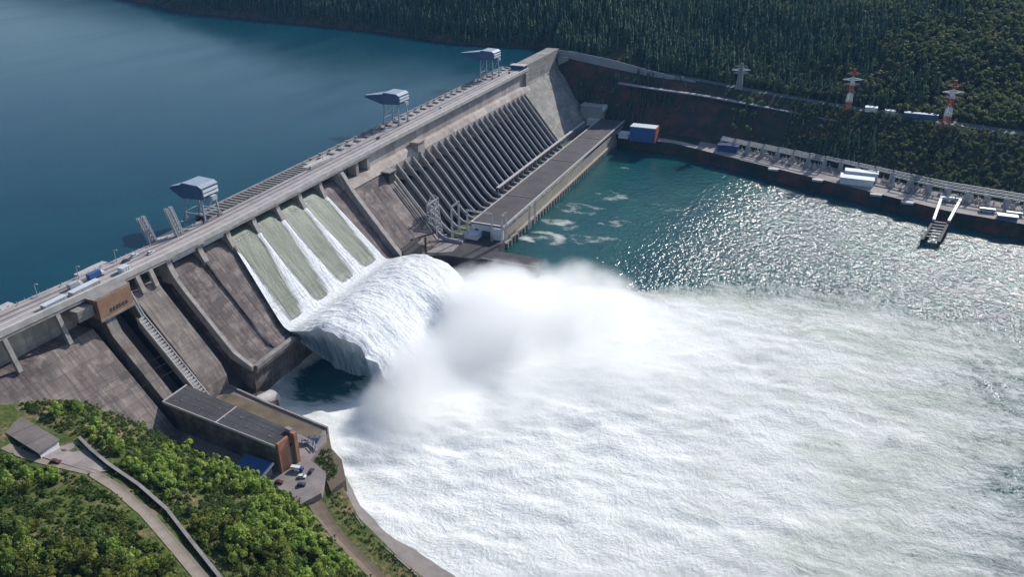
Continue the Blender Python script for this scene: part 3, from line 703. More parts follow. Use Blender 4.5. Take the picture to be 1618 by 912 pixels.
# lower track on the cliff and retaining wall up to the dam end
rw = thing('retaining_wall', 'grey retaining wall climbing from the far dam end along the hill road', 'wall', (510,20,90))
m_ = MB(); rings = []
for d, x, zt, hh in ((-10,508,113,9),(20,512,111,11),(75,515,103.5,12),(128,526,91,9),(170,530,82.5,5),(200,531,78.6,2)):
    rings.append([(x,d,zt-hh),(x+1.2,d,zt-hh),(x+1.2,d,zt),(x,d,zt)])
m_.loft(rings).build('wall', M['wallf'], rw)
m_ = MB()
m_.loft([[(x-8,d,z-1.5),(x+1,d,z-1.5),(x+1,d,z),(x-8,d,z)] for d, x, z in ((95,506,74),(150,505,70),(210,509,66),(290,503,60),(400,476,55))]).build('lower_track', M['wallf'], rw)
for j,(x,z,s_) in enumerate(((505,99,7),(501,64,6))):
    t = thing('concrete_outlet', ('upper','lower')[j]+' pale concrete stub jutting from the cliff beside the dam end', 'outlet', (x,8,z))
    MB().loft([[(x-6,2,z-s_),(x+4,2,z-s_),(x+4,2,z+s_*.6),(x-6,2,z+s_*.6)],[(x-6,2+s_*2,z),(x+4,2+s_*2,z),(x+4,2+s_*2,z+s_*.6),(x-6,2+s_*2,z+s_*.6)]]).build('body', M['wallf'], t)
    MB().box(x-6.5,x+4.5,1.5,2.5+s_*2,z+s_*.6,z+s_*.6+.8).build('cap', M['trim2'], t)

# ------------------------------------------------------------------ near-bank terrain (left hill)
LKD = [-400,-60,-20,20,50,90,135,160,190,225,260,400,900]
LK = [
 [(-380,90),(-400,97),(-440,104),(-480,110),(-560,128),(-700,170),(-1400,400)],
 [(-400,92),(-420,99),(-440,103),(-470,106),(-560,122),(-700,160),(-1400,400)],
 [(-395,66),(-405,73),(-415,78),(-440,88),(-540,112),(-700,150),(-1400,380)],
 [(-300,10),(-352,30),(-378,58),(-404,69),(-450,74),(-560,104),(-1400,380)],
 [(-292,12),(-347,15.5),(-369,42),(-396,58),(-436,66.5),(-540,96),(-1400,380)],
 [(-292,12),(-352,15.5),(-374,40),(-402,56),(-438,66.5),(-540,94),(-1400,380)],
 [(-300,12),(-357,15.5),(-378,36),(-408,53),(-446,66.5),(-545,94),(-1400,380)],
 [(-329,10.2),(-360,13),(-384,33),(-412,50),(-452,66.5),(-550,94),(-1400,380)],
 [(-353,7.6),(-374,11),(-394,28),(-424,50),(-462,66.5),(-560,96),(-1400,380)],
 [(-370,7.2),(-388,10),(-406,24),(-440,50),(-475,66.5),(-570,98),(-1400,380)],
 [(-384,7.4),(-402,10),(-418,20),(-455,48),(-490,66.5),(-580,100),(-1400,380)],
 [(-424,8),(-445,10),(-465,20),(-505,48),(-560,66.5),(-640,90),(-1400,380)],
 [(-525,8),(-545,10),(-565,20),(-605,48),(-660,66.5),(-740,90),(-1400,380)]]
LA = np.array(LK); LSUB = [10,10,14,16,30,40]
def left_profile(d): return np.array([[np.interp(d, LKD, LA[:,j,0]), np.interp(d, LKD, LA[:,j,1])] for j in range(7)])
def lbump(x, d): return vnoise(np.asarray(x,float), np.asarray(d,float), 34, 21)*3.2
ld = np.concatenate([np.arange(-400,-20,20), np.arange(-20,270,3.), np.arange(270,900,20)])
rows = []
for d in ld:
    p = left_profile(d); r = [(p[0,0],d,p[0,1],0.)]
    for j in range(6):
        for k in range(1, LSUB[j]+1):
            f = k/LSUB[j]; q = j+f
            r.append((lerp(p[j,0],p[j+1,0],f), d, lerp(p[j,1],p[j+1,1],f), min(1,max(0,q-1.2)) * (0.25+.75*min(1,abs(q-4)*1.6))))
    rows.append(r)
LP = np.array(rows); LP[...,2] += lbump(LP[...,0], LP[...,1])*LP[...,3]
LT = LP[...,:3].copy()
grid_mesh('near_bank_hill', LT, M['terr_l'], smooth=True, flip=True)['kind'] = 'structure'
def zL(x, d):
    i = int(np.clip(np.searchsorted(ld, d)-1, 0, len(ld)-2)); f = (d-ld[i])/(ld[i+1]-ld[i])
    za = np.interp(-x, -LT[i,:,0], LT[i,:,2]); zb = np.interp(-x, -LT[i+1,:,0], LT[i+1,:,2]); return float(lerp(za, zb, f))
# riverside platform with the long hall
struct(MB().slabpoly([(-286,46),(-293,82),(-301,134),(-311,141),(-330,143),(-336,158),(-352,166),(-366,160),(-360,120),(-352,42),(-320,40)],-6,16).build('riverside_platform', M['yard']))
struct(MB().slabpoly([(-292,50),(-295,82),(-302.5,133),(-313,136),(-307,84),(-304,48)],16.02,16.1).build('platform_paving', M['ochre']))
struct(MB().slabpoly([(-300,133),(-313,146),(-320,158),(-334,170),(-346,168),(-336,157),(-330,142)],-6,13.2).build('river_corner_ground', M['mud']))
struct(MB().slabpoly([(-284.6,44),(-291.6,82),(-299.6,135),(-301,135),(-293,82),(-286,44)],-6,17.2).build('quay_parapet', M['trim2']))
rk = MB()
for k in range(70):
    x = random.uniform(-290,-272); d = random.uniform(50,74)-(x+272)*.3; s_ = random.uniform(1.5,4)
    rk.loft([[(x+s_*math.cos(a)*random.uniform(.7,1.2), d+s_*math.sin(a)*random.uniform(.7,1.2), z) for a in np.arange(0,6.28,1.05)] for z in (-2, random.uniform(4,9))])
rk = rk.build('rocky_toe', M['rock']); struct(rk)
cu = thing('culvert_pipe','short round concrete culvert mouth below the dry spillway lip','culvert',(-277,66,6))
m_ = MB(); n=20
for r0, r1 in ((6.2,6.2),(4.6,4.6)):
    m_.loft([[(-290+0*k,66+r0*math.cos(2*math.pi*k/n),6+r0*math.sin(2*math.pi*k/n)) for k in range(n)],[(-272,70+r1*math.cos(2*math.pi*k/n),5+r1*math.sin(2*math.pi*k/n)) for k in range(n)]],cap=False)
ring = lambda r:[(-272,70+r*math.cos(2*math.pi*k/n),5+r*math.sin(2*math.pi*k/n)) for k in range(n)]
m_.loft([ring(6.2),ring(4.6)],cap=False).build('pipe', M['trim'], cu)
MB().tube([(-289,66,6),(-280,68,5.5)],4.5,20).build('dark_inside', M['dark'], cu)
# long hall (rotated slightly)
hall = thing('long_hall', 'long dark-roofed hall with red brick gable beside the river', 'building', (-330,90,16))
A, B_, C_, D2 = Vector((-337,44,0)), Vector((-318,44,0)), Vector((-332.5,136.5,0)), Vector((-347,135.5,0))
def hp(u, v): # u along 0..1, v across 0..1
    return A.lerp(D2,u).lerp(B_.lerp(C_,u),v)
def hquad(u0,u1,v0,v1,z0,z1,name,mat,par=hall):
    m_ = MB(); pts=[hp(u0,v0),hp(u0,v1),hp(u1,v1),hp(u1,v0)]
    m_.loft([[(p.x,p.y,z0) for p in pts],[(p.x,p.y,z1) for p in pts]]); return m_.build(name, M[mat], par)
hquad(.01,.985,.05,.95,16,34.6,'wall','slab'); hquad(-.01,.985,-.03,1.03,34.7,35.6,'roof','roof2')  # darker wall colour stands for the shadow on the hall's long side
hquad(-.012,.985,-.06,-.031,34.4,36.1,'eaves','trim'); hquad(.47,.478,-.03,1.03,35.62,35.9,'roof_joint','trim'); hquad(-.02,-.011,-.06,1.03,34.5,36.1,'eaves','trim')
hquad(.985,1.0,.03,.62,16,36.6,'gable','brick'); hquad(.985,1.0,.62,.8,16,29,'doorway','door'); hquad(.985,1.02,.82,1.0,16,36.9,'gable','brick')
hquad(.94,.984,.86,1.02,35.7,38,'stair_head','trim2')
for k in range(9): hquad(.09+k*.1,.094+k*.1,.3+.3*(k%2),.32+.3*(k%2),35.6,36.5,'roof_vent','trim')
for k in (.3,.62,.85): hquad(.0,.984,k,k+.006,35.61,35.75,'roof_seam','trim2')
an = thing('lean_to_shed','blue sheet roof lean-to at the foot of the long hall','shed',(-352,122,16))
MB().slabpoly([(-359,112),(-348.5,113),(-349.5,131),(-360,130)],15.9,20.5).build('wall', M['trim2'], an)
m_=MB(); m_.add([(-360.5,111,21),(-348.2,112,24.5),(-349,132,24.5),(-361.5,131,21),(-360.5,111,20.4),(-348.2,112,23.9),(-349,132,23.9),(-361.5,131,20.4)],[(0,1,2,3),(4,5,6,7),(0,1,5,4),(1,2,6,5),(2,3,7,6),(3,0,4,7)]).build('roof', M['blue'], an)
MB().bar((-361.6,131.4,20.8),(-349,132.4,24.3),1,1.2).build('eaves', M['white'], an)
# stacked steel beside the gable
random.seed(3)
for k in range(7):
    t = thing('steel_stack','bundle of grey steel frames dumped on the river corner behind the gable','steel frame',(0,0,0),'steel frames stacked at the river corner')
    m_ = MB(); L_ = random.uniform(4,8)
    for q in range(6): m_.bar((random.uniform(-L_/2,0),random.uniform(-2,2),random.uniform(.2,2.6)),(random.uniform(0,L_/2),random.uniform(-2,2),random.uniform(.2,2.6)),.35)
    m_.lattice((-L_/2,0,.9),(L_/2,.2,1.4),1.6,1.6,4,.22); m_.build('frame', M['galv'] if k%2 else M['steelb'], t)
    t.location = V((random.uniform(-320,-310), random.uniform(128,142), 16)); t.rotation_euler = (0,0,random.uniform(0,3))
# parked vehicles in the yard
for x,d,rz,c,lab,kd in ((-341,142,R(-80),'carw','white van parked closest to the brick gable','truck'),(-345,148,R(-70),'carw','white car parked in the middle of the yard','car'),
    (-339,150,R(10),'card','dark car parked on the river side of the yard','car'),(-351,152,R(-60),'card','dark car parked in the lower yard next to the dirt track','car'),(-354,139,R(-75),'carr','dark red car parked beside the blue lean-to','car')):
    vehicle('parked_'+('van' if kd=='truck' else 'car'),lab,'van' if kd=='truck' else 'car',(x,d,16.02),rz,7.5 if kd=='truck' else 4.8,2.3,2.9 if kd=='truck' else 1.6,M[c],kd)
# revetment, low track
def gz(x, d, o=.25): return zL(x,d)+o
def lstrip(name, mat, pts, w_, n=6, dz=.3):
    out=[]; P_=[]
    for a,b in zip(pts[:-1],pts[1:]):
        for k in range(n): P_.append((lerp(a[0],b[0],k/n),lerp(a[1],b[1],k/n)))
    P_.append(pts[-1])
    mb=MB(); m=4
    for i,(x,d) in enumerate(P_):
        a=P_[max(i-1,0)]; b=P_[min(i+1,len(P_)-1)]; t=Vector((b[0]-a[0],b[1]-a[1])).normalized(); nx,nd=-t.y,t.x
        ww = w_ if not callable(w_) else w_(i/len(P_))
        for j in range(m+1):
            q=(j/m-.5)*ww; mb.v.append((x+nx*q,d+nd*q,max(zL(x+nx*q,d+nd*q),zL(x,d)-.3)+dz))
    for i in range(len(P_)-1):
        for j in range(m): a=i*(m+1)+j; mb.f.append((a,a+1,a+m+2,a+m+1)); mb.m.append(0)
    o=mb.build(name,M[mat],recalc=False); o['kind']='structure'; return o
HR = [(-432,40),(-431,60),(-427,92),(-431,112),(-438,136),(-451,166),(-461,190),(-477,225),(-497,262)]
lstrip('hill_track','track',HR,5.4)
lstrip('lower_dirt_track','mud',[(-352,158),(-362,172),(-375,193),(-386,215),(-398,240),(-412,268)],8)
mb=MB()
mb.loft([[(a,d,z0) ,(b,d,z1),(b-1,d,z1-3),(a-1,d,z0-3)] for d,a,z0,b,z1 in ((146,-309,-2,-315,13.3),(160,-318,-2,-329,11.5),(175,-330,-2,-345,9),(200,-344,-2,-361,8),(228,-352,-2,-373,8),(255,-361,-2,-385,8),(330,-380,-2,-412,10.2),(500,-415,-2,-450,10.2))])
struct(mb.build('slab_revetment', M['revet']))
# parapet wall beside hill track, triangular turning yard
pw_ = thing('track_wall','dark concrete wall running along the river side of the hill track','wall',(-430,80,66))
pts=[(-409,62),(-414,76),(-419,93),(-425,119),(-432.5,143),(-446,170),(-456.5,193),(-472.5,227),(-492.5,263)]
rings=[]
for i,(x,d) in enumerate(pts):
    z=zL(x,d); rings.append([(x,d,z-3),(x+1,d,z-3),(x+1,d,z+2.2),(x,d,z+2.2)])
MB().loft(rings).build('wall', M['dark'], pw_)
rings=[[(a[0]+1.3,a[1],a[2]+2.25),(a[0]-.4,a[1],a[2]+2.25),(a[0]-.4,a[1],a[2]+2.7),(a[0]+1.3,a[1],a[2]+2.7)] for a in [(x,d,zL(x,d)) for x,d in pts]]
MB().loft(rings).build('coping', M['trim2'], pw_)
zz=lambda x,d:(x,d,max(zL(x,d),60)+.5)
tri=[(-410,62),(-420,58),(-429,57),(-427,92),(-420.5,96),(-415,78)]
struct(MB().add([zz(*p) for p in tri],[tuple(range(len(tri)))]).build('turning_yard', M['yard'], recalc=False))
sh = thing('grey_shed','long grey shed with sloping roof on the hillside at the left edge','shed',(-418,30,62))
def shp(u,v): return Vector((-410.5,20,0)).lerp(Vector((-417.8,59.6,0)),u).lerp(Vector((-422.5,21,0)).lerp(Vector((-429.9,61,0)),u),v)
def shed_(u0,u1,v0,v1,za,zb,z0,name,mat):
    p=[shp(u0,v0),shp(u0,v1),shp(u1,v1),shp(u1,v0)]; zt=[za,zb,zb,za]
    MB().loft([[(q.x,q.y,z0) for q in p],[(q.x,q.y,z) for q,z in zip(p,zt)]]).build(name, M[mat], sh)
shed_(0,.98,.03,.97,67.2,67.2,57,'wall','dark'); shed_(.98,1,.03,.97,67.2,67.2,57,'end_wall','white')  # long wall coloured dark to hold its shade
m_=MB(); q=[shp(-.02,-.04),shp(-.02,1.04),shp(1.02,1.04),shp(1.02,-.04)]; zt=[67.3,68.3,68.3,67.3]
m_.loft([[(a.x,a.y,z) for a,z in zip(q,zt)],[(a.x,a.y,z+.7) for a,z in zip(q,zt)]]).build('roof', M['shed'], sh)
vehicle('parked_car','dark red car parked on the hill track beside the dark trees','car',(-429,70,zL(-429,70)+.35),R(-70),5.2,2.2,1.8,M['carr'],'car')

# ------------------------------------------------------------------ ground and reservoir
struct(MB().add([(-15000,-15000,-12),(15000,-15000,-12),(15000,15000,-12),(-15000,15000,-12)],[(0,1,2,3)]).build('ground', M['terr_r'], recalc=False))
struct(MB().add([(-2500,-6000,97),(4500,-6000,97),(4500,-19.95,97),(-2500,-19.95,97)],[(0,1,2,3)]).build('reservoir_water', M['resv'], recalc=False))

# ------------------------------------------------------------------ river
bd = np.array([40,97,160,225,305,360,436,520,640,900]); bx = np.array([-75,-45,-18,-5,20,26,85,110,120,140])
xs = np.concatenate([np.arange(-420,120,2.2), np.arange(120,480,4)]); dd = np.concatenate([np.arange(40,420,2.2), np.arange(420,1000,5), np.arange(1000,2400,30)])
XX, DD = np.meshgrid(xs, dd, indexing='xy')
edge = np.interp(DD, bd, bx) + vnoise(XX, DD, 45, 31)*22
wd = np.interp(DD, [40,250,330,420,600],[10,16,50,120,170])
foam = 1.0*sstep(-1, 1, (edge-XX)/wd)
foam *= np.interp(DD, [0,300,420,560,800],[1,1,.86,.66,.5])
foam -= .72*sstep(0,.6,1.05-np.hypot((XX+232)/50,(DD-88)/40)+.18*vnoise(XX,DD,18,90))           # shaded hollow beside the jet keeps clear water
foam -= .55*sstep(0,1,1-np.hypot((XX+130)/150,(DD-85)/45))
def px(x,d,r,a): 
    global foam
    foam = np.maximum(foam, a*sstep(0,1,1.2-np.hypot((XX-x+vnoise(XX,DD,24,3)*14)/(r*.62),(DD-d+vnoise(XX,DD,30,4)*16)/(r*1.05)))*(0.72+.6*vnoise(XX,DD,14,int(x)%50)+.25*np.cos(np.hypot((XX-x)/(r*.62),(DD-d)/r)*9)))
for x,d,r,a in ((325,160,36,.55),(300,190,26,.45),(230,150,42,.55),(175,142,36,.6),(120,140,30,.55),(78,136,34,.58),(150,190,30,.45),(350,210,24,.35),(90,190,40,.4),(220,220,40,.35)): px(x,d,r,a)
foam = foam*(1-.74*sstep(230,440,np.hypot(XX+150,DD-190)+vnoise(XX,DD,80,81)*45)*(.55+.45*sstep(-.2,.3,vnoise(XX*.9,DD*.4,55,79))))
foam = np.clip(foam + .12*vnoise(XX,DD,30,77), 0, 1.0)
foam = np.maximum(foam, .12*sstep(.2,1,(XX+100)/300)*sstep(200,420,DD))
turb = np.clip(foam*1.1,0.12,1)*np.interp(np.hypot(XX+150,(DD-150)*.8),[0,120,300,600],[3.2,2.2,1.2,.8])
Zr = vnoise(XX*1.6,DD*.7,16,41,5)*turb*.8 + vnoise(XX*.6+DD*.8, (DD*.6-XX*.8)*2.2, 30, 43, 4)*turb*.6
chop = np.clip(.30 + .75*sstep(190,420,DD - .25*XX + 60), 0, 1)
PR = np.stack([XX,DD,Zr],-1).transpose(1,0,2)
grid_mesh('river_water', PR, M['river'], {'foam': foam.T, 'chop': chop.T}, smooth=True, flip=True)['kind'] = 'structure'

# ------------------------------------------------------------------ spillway water and the jet
def flow():
    nu, piers = 220, np.array([-214,-185,-156,-127,-98.])
    prof = [(-9,91.5),(-5,91.2),(-1,88.4),(4,82.5),(11,74.2),(20,63.2),(30,51),(38,41.5),(43,35.5),(48,30.6),(52,29.4),(56,30.4),(62,33.6),(70,37.2),(78,39.5),(86,40.8),(94,40.6),(102,38.6),(110,35),(118,30),(126,23.4),(133,16.2),(139,9),(144,1.5),(146,-3)]
    dp = np.array(prof); s = np.concatenate([[0],np.cumsum(np.hypot(np.diff(dp[:,0]),np.diff(dp[:,1])))]); nv = 170
    sv = np.linspace(0,s[-1],nv); dv = np.interp(sv,s,dp[:,0]); zv = np.interp(sv,s,dp[:,1])
    for _ in range(3): dv[1:-1]=(dv[:-2]+2*dv[1:-1]+dv[2:])/4; zv[1:-1]=(zv[:-2]+2*zv[1:-1]+zv[2:])/4
    U = np.linspace(0,1,nu)[None,:]; S = sv[:,None]
    fan = np.interp(dv,[-5,0,44,70,146],[0,1,12,14,16])[:,None]
    Xg = (-212.5 - fan) + U*(115.2 + fan + fan*.95)
    bay = -213+U*116+0*S            # undeformed x
    dist = np.min(np.abs(bay[...,None]-piers[None,None,:]),-1)
    chute = (dv[:,None] < 47)
    w = np.interp(dv,[-1,3,10,44,50],[.5,2.6,2.4,7.5,14])[:,None]
    # wakes: white double ridge that opens and closes below each pier
    ridge = np.exp(-(dist/w)**2)
    edgeL = np.exp(-((bay+213)/np.interp(dv,[0,44],[2,9])[:,None])**2); edgeR = np.exp(-((bay+97)/np.interp(dv,[0,44],[2,8])[:,None])**2)
    foam = np.where(chute, np.maximum(ridge*1.0, np.maximum(edgeL,edgeR)*1.1)-.05, 1.)
    foam = np.where(chute, foam*np.interp(dv,[-6,-3,2],[0,.5,1])[:,None], foam)
    foam = np.maximum(foam, sstep(42,52,dv[:,None]+vnoise(bay,S,9,3)*5-ridge*6+0*bay))
    foam = foam + np.where(chute, np.interp(bay,[-213,-186,-184,-157,-155,-128,-126,-97],[.02,.02,.10,.10,.05,.05,-.03,-.03])+.10*vnoise(bay,S*.06,5,91,4), 0)
    foam = np.maximum(foam, .45*sstep(0,1,1-np.abs(dv[:,None]-0.5)/2.2)*(vnoise(bay,S,6,9)>.1))
    rag = np.interp(dv,[44,60,100,146],[0,2,4,6])[:,None]
    Xg = Xg + rag*(np.exp(-U*14)*vnoise(S+0*U,U*0+0*S+2,9,88,4) + np.exp(-(1-U)*14)*vnoise(S+0*U,U*0+0*S+7,9,89,4))
    z = zv[:,None]+ridge*np.interp(dv,[0,6,44,52],[.3,1.5,1.6,0])[:,None] - (edgeL**4)*0.6
    jt = sstep(50,75,dv)[:,None]
    zz_ = jt*(vnoise(bay*1.0, S*.30, 8, 5, 5)*1.5 + vnoise(bay,S*.9,12,6,4)*2.0 - 2.5*np.exp(-U*30)-2.5*np.exp(-(1-U)*30))
    shift = jt*vnoise(bay,S*0+3,22,12,3)*6*sstep(60,140,dv)[:,None]
    Dg = dv[:,None]+0*U+shift
    zg = z+zz_ 
    rows = np.stack([Xg,Dg,zg],-1)
    shade_tint = np.zeros_like(zg)
    # near-side curtain hanging from the left edge of the jet, and the underside
    k0 = int(np.argmax(dv>50)); sub = rows[k0:]; dvk = dv[k0:]
    ntot = 34; cur=[]
    for q in range(1,ntot+1):
        f = q/ntot
        drop = np.interp(dvk,[50,60,74,90,112,130,146],[3,14,30,41,40,26,4])*f
        inn = (np.interp(dvk,[50,70,100,146],[2,10,10,3]))*np.sin(f*math.pi*.5)
        X_ = sub[:,0,0] + inn + vnoise(dvk*1.,f*20+0*dvk,7,14)*1.6*f; Z_ = np.maximum(sub[:,0,2]-drop, -2.5)
        cur.append(np.stack([X_,sub[:,0,1]-2*f,Z_],-1))
    cur = np.stack(cur[::-1],1)
    att = {'foam':foam,'u':bay,'v':S+0*bay,'shade_tint':shade_tint}
    o = grid_mesh('spillway_water', rows, M['fall'], att, smooth=True)
    o['kind']='structure'
    full = np.concatenate([cur, sub[:,:1]],1); nn = full.shape[1]
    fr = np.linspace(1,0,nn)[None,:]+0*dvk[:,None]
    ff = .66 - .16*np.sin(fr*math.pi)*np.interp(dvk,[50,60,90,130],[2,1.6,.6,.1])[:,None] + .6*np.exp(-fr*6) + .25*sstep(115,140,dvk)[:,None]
    o = grid_mesh('jet_curtain_water', full, M['fall'], {'foam':ff,'u':full[...,1]*1.1,'v':full[...,2]*1.2,'shade_tint':np.clip(.1+fr*2.2,0,.85)}, smooth=True)
    o['kind']='structure'
flow()

# ------------------------------------------------------------------ spray
def spray_mat(name, blobs, dens, sc, floor=0):
    m = bpy.data.materials.new(name); m.use_nodes = True; nt = m.node_tree; nt.nodes.remove(nt.nodes['Principled BSDF']); t = NT(nt)
    tc = t.P(); tot = None
    wn = t.n('ShaderNodeTexNoise'); wn.inputs['Scale'].default_value = .03; wn.inputs['Detail'].default_value = 3; t.l(tc, wn.inputs['Vector'])
    sb = t.n('ShaderNodeVectorMath', operation='SUBTRACT'); t.l(wn.outputs['Color'], sb.inputs[0]); sb.inputs[1].default_value = (.5,.5,.5)
    ms = t.n('ShaderNodeVectorMath', operation='MULTIPLY_ADD'); t.l(sb.outputs[0], ms.inputs[0]); ms.inputs[1].default_value = (34,34,26); t.l(tc, ms.inputs[2])
    wp = ms.outputs[0]
    for (x,d,z),(rx,rd,rz),a in blobs:
        mp = t.n('ShaderNodeVectorMath', operation='SUBTRACT'); t.l(wp, mp.inputs[0]); mp.inputs[1].default_value = (x,-d,z)
        mq = t.n('ShaderNodeVectorMath', operation='MULTIPLY'); t.l(mp.outputs[0], mq.inputs[0]); mq.inputs[1].default_value = (1/rx,1/rd,1/rz)
        ln = t.n('ShaderNodeVectorMath', operation='LENGTH'); t.l(mq.outputs[0], ln.inputs[0])
        k = t.math('MULTIPLY', t.math('SUBTRACT', 1, ln.outputs['Value'], clamp=True), a)
        tot = k if tot is None else t.math('ADD', tot, k)
    nz = t.noise(sc, 6, .66, wp)
    nz = t.math('ADD', t.math('MULTIPLY', nz, .7), t.math('MULTIPLY', t.noise(.12, 5, .7, tc), .3))
    f = t.math('SUBTRACT', t.math('MULTIPLY', tot, t.math('MULTIPLY_ADD', nz, 1.5, .15)), t.math('MULTIPLY', t.math('SUBTRACT', .66, nz), .55))
    f = t.math('MULTIPLY', t.math('MAXIMUM', f, 0), dens)
    pv = t.n('ShaderNodeVolumePrincipled'); pv.inputs['Color'].default_value = (.995,.995,.995,1); pv.inputs['Anisotropy'].default_value = .35
    t.l(f, pv.inputs['Density']); t.l(pv.outputs[0], nt.nodes['Material Output'].inputs['Volume']); return m
blobs = [((-100,162,14),(56,48,38),1.35),((-128,178,14),(56,52,34),1.15),((-170,164,8),(50,38,30),1.0),((-212,150,9),(46,36,32),1.2),((-244,166,5),(44,40,28),1.1),
         ((-60,215,10),(70,66,30),.9),((-120,250,4),(100,90,24),.75),((-200,215,2),(80,60,18),.7),((-100,320,0),(150,120,16),.4),((-95,185,26),(36,34,26),.8)]
mb = MB(); mb.box(-290,100,96,430,.5,70)
sp = mb.build('spray_cloud', spray_mat('spray', blobs, .115, .034)); sp['kind'] = 'stuff'
hz = nm('air')[0]; hn = hz.node_tree; hn.nodes.remove(hn.nodes['Principled BSDF'])
hv = hn.nodes.new('ShaderNodeVolumePrincipled'); hv.inputs['Color'].default_value = (.25,.52,1,1); hv.inputs['Density'].default_value = HAZE; hv.inputs['Anisotropy'].default_value = .0
hn.links.new(hv.outputs[0], hn.nodes['Material Output'].inputs['Volume'])
hb = MB().box(-3000,9000,-9000,6000,-13,1400).build('haze', hz); hb['kind'] = 'stuff'

# ------------------------------------------------------------------ switchyard and pylons
def pylon(label, x, d, z, hh, mats, grp=None):
    t = thing('transmission_pylon', label, 'pylon', (x,d,z), grp)
    n=5
    for k in range(n):
        a=k/n; b=(k+1)/n
        MB().lattice((x,d,z+hh*a),(x,d,z+hh*b),lerp(9,2.4,a),lerp(9,2.4,b),3,.75).build('mast_section', M[mats[k%2]], t)
    for q,wd_ in ((.62,9),(.74,12),(.88,8)):
        m_=MB()
        for s_ in (-1,1):
            m_.bar((x,d,z+hh*q+2.2),(x+s_*wd_*.35,d+s_*wd_,z+hh*q),.9).bar((x,d,z+hh*q-1),(x+s_*wd_*.35,d+s_*wd_,z+hh*q),.9)
        m_.build('cross_arm', M['steelw' if q==.74 else mats[0]], t)
    return t
pylon('red and white lattice pylon on the hill road beside the white hut', 485,407,67,52,('red','steelw'))
pylon('red and white lattice pylon farther right, below the sunlit green trees', 455,520,65,54,('red','steelw'))
pylon('dim grey lattice pylon on the hill road in the shaded middle of the slope', 526,262,73,36,('wallf','wallf'))
house('white_hut','small white hut on the hill road right of the left pylon',482,492,428,442,66.5,72,'white','roofw')
house('white_hut','low pale hut lying right of the white hut on the hill road',484,494,452,464,66.5,69.5,'white','roofw')
house('long_grey_building','long low blue grey building on the hill road between the two pylons',474,484,474,512,66,71,'steelb','steelb')
# switchyard racks: repeated portals in rows
PG='switchgear portals in the yard on the far bank'
def sw_proto():
    t = thing('switchgear_portal','grey switchgear portal in the rows on the far bank','portal',(0,0,0),PG)
    for s_ in (-1,1): MB().lattice((0,s_*9,0),(0,s_*9,13),2,1.2,4,.35).build('post', M['galv'], t)
    m_=MB(); m_.bar((0,-9,13),(0,9,13),.6).bar((0,-9,11.6),(0,9,11.6),.5)
    for k in range(8): m_.bar((0,-9+k*2.25,13),(0,-9+(k+1)*2.25,11.6),.35)
    m_.build('cross_beam', M['galv'], t)
    return proto(t)
swp = sw_proto(); first=True
for row,(f,) in enumerate(((.60,),(.78,),(.95,))):
    for d in np.arange(268,640,19):
        if 400<d<462 and row<1: continue
        p=right_profile(d); x=lerp(p[1,0],p[2,0],f); o = swp if first else copy_tree(swp); first=False
        o.location=V((x,d,15.4)); pn=right_profile(d+10); o.rotation_euler=(0,0,math.atan2(pn[1,0]-p[1,0],10))
def sg_proto():
    t = thing('switchgear_post','pale insulator post between the portals on the far bank','insulator',(0,0,0),'insulator posts in the switchyard')
    MB().box(-1.2,1.2,-.9,.9,0,2.4).build('base', M['trim'], t); MB().tube([(0,0,2.4),(0,0,5.5)],[.5,.3],6).build('insulator', M['trim'], t)
    return proto(t)
sgp=sg_proto(); first=True
for k in range(150):
    d=random.uniform(262,640); p=right_profile(d); f=random.uniform(.50,.98)
    if 405<d<456 and f<.8: continue
    o = sgp if first else copy_tree(sgp); first=False
    o.location=V((lerp(p[1,0],p[2,0],f),d,15.3)); o.rotation_euler=(0,0,random.uniform(0,3)); s_=random.uniform(.7,1.5); o.scale=(s_,s_,s_)
# mooring dolphins on the bank edge
LBL=['pale mooring block on the far quay edge, nearest to the powerhouse','pale mooring block on the far quay edge, in the middle','pale mooring block on the far quay edge, before the low white building','pale mooring block on the far quay edge, nearest to the slipway trestle']
for i,d in enumerate((335,388,452,484)[:4]):
    p=right_profile(d); x=p[0,0]+3
    t=thing('mooring_block',LBL[i],'mooring block',(x,d,2),'mooring blocks on the far quay')
    MB().box(x-4,x+3,d-6,d+6,-4,13).build('base', M['dark'], t); MB().slabpoly([(x-5,d-6),(x+1,d-7),(x+3,d),(x+1,d+7),(x-5,d+5)],13,15).build('cap', M['trim'], t)
# slipway trestle
st=thing('slipway_trestle','white twin-beam trestle running from the far bank down over the water','trestle',(270,520,8))
for s_,(x0,d0,x1,d1) in enumerate(((310,517,238,506),(312,536,240,520))):
    MB().bar((x0,d0,18.6),(x1,d1,17),2.6,2.6).build('beam', M['steelw'], st)
    MB().bar((x1,d1,15),(204,496+s_*15,6.0),2.4,3).build('lower_beam', M['dark'], st)  # lower beam coloured dark for the shadow on it, piles likewise
    for k in range(5): q=k/4; xx=lerp(x1-2,207,q); MB().bar((xx,lerp(d1,496+s_*15,q),-6),(xx,lerp(d1,496+s_*15,q),lerp(14,6,q)),1.6).build('pile', M['dark'], st)
MB().bar((311,516,18.8),(313,538,18.8),2.6,2.6).build('end_beam', M['steelw'], st)
for k in range(6): q=k/6; xx=lerp(239,207,q); MB().bar((xx,lerp(506,497,q),lerp(15,6.5,q)),(xx,lerp(520,510,q),lerp(15,6.5,q)),2.4,1).build('cross_beam', M['trim2'], st)
for k,(d,f,c,lab) in enumerate(((560,.2,'carw','white bus parked on the quay right of the slipway trestle'),(585,.25,'carw','white bus parked farther right on the quay behind the first'))):
    p=right_profile(d); loadbox('parked_bus',lab,lerp(p[1,0],p[2,0],f)+6,d,15.2,15,4,4.2,c)
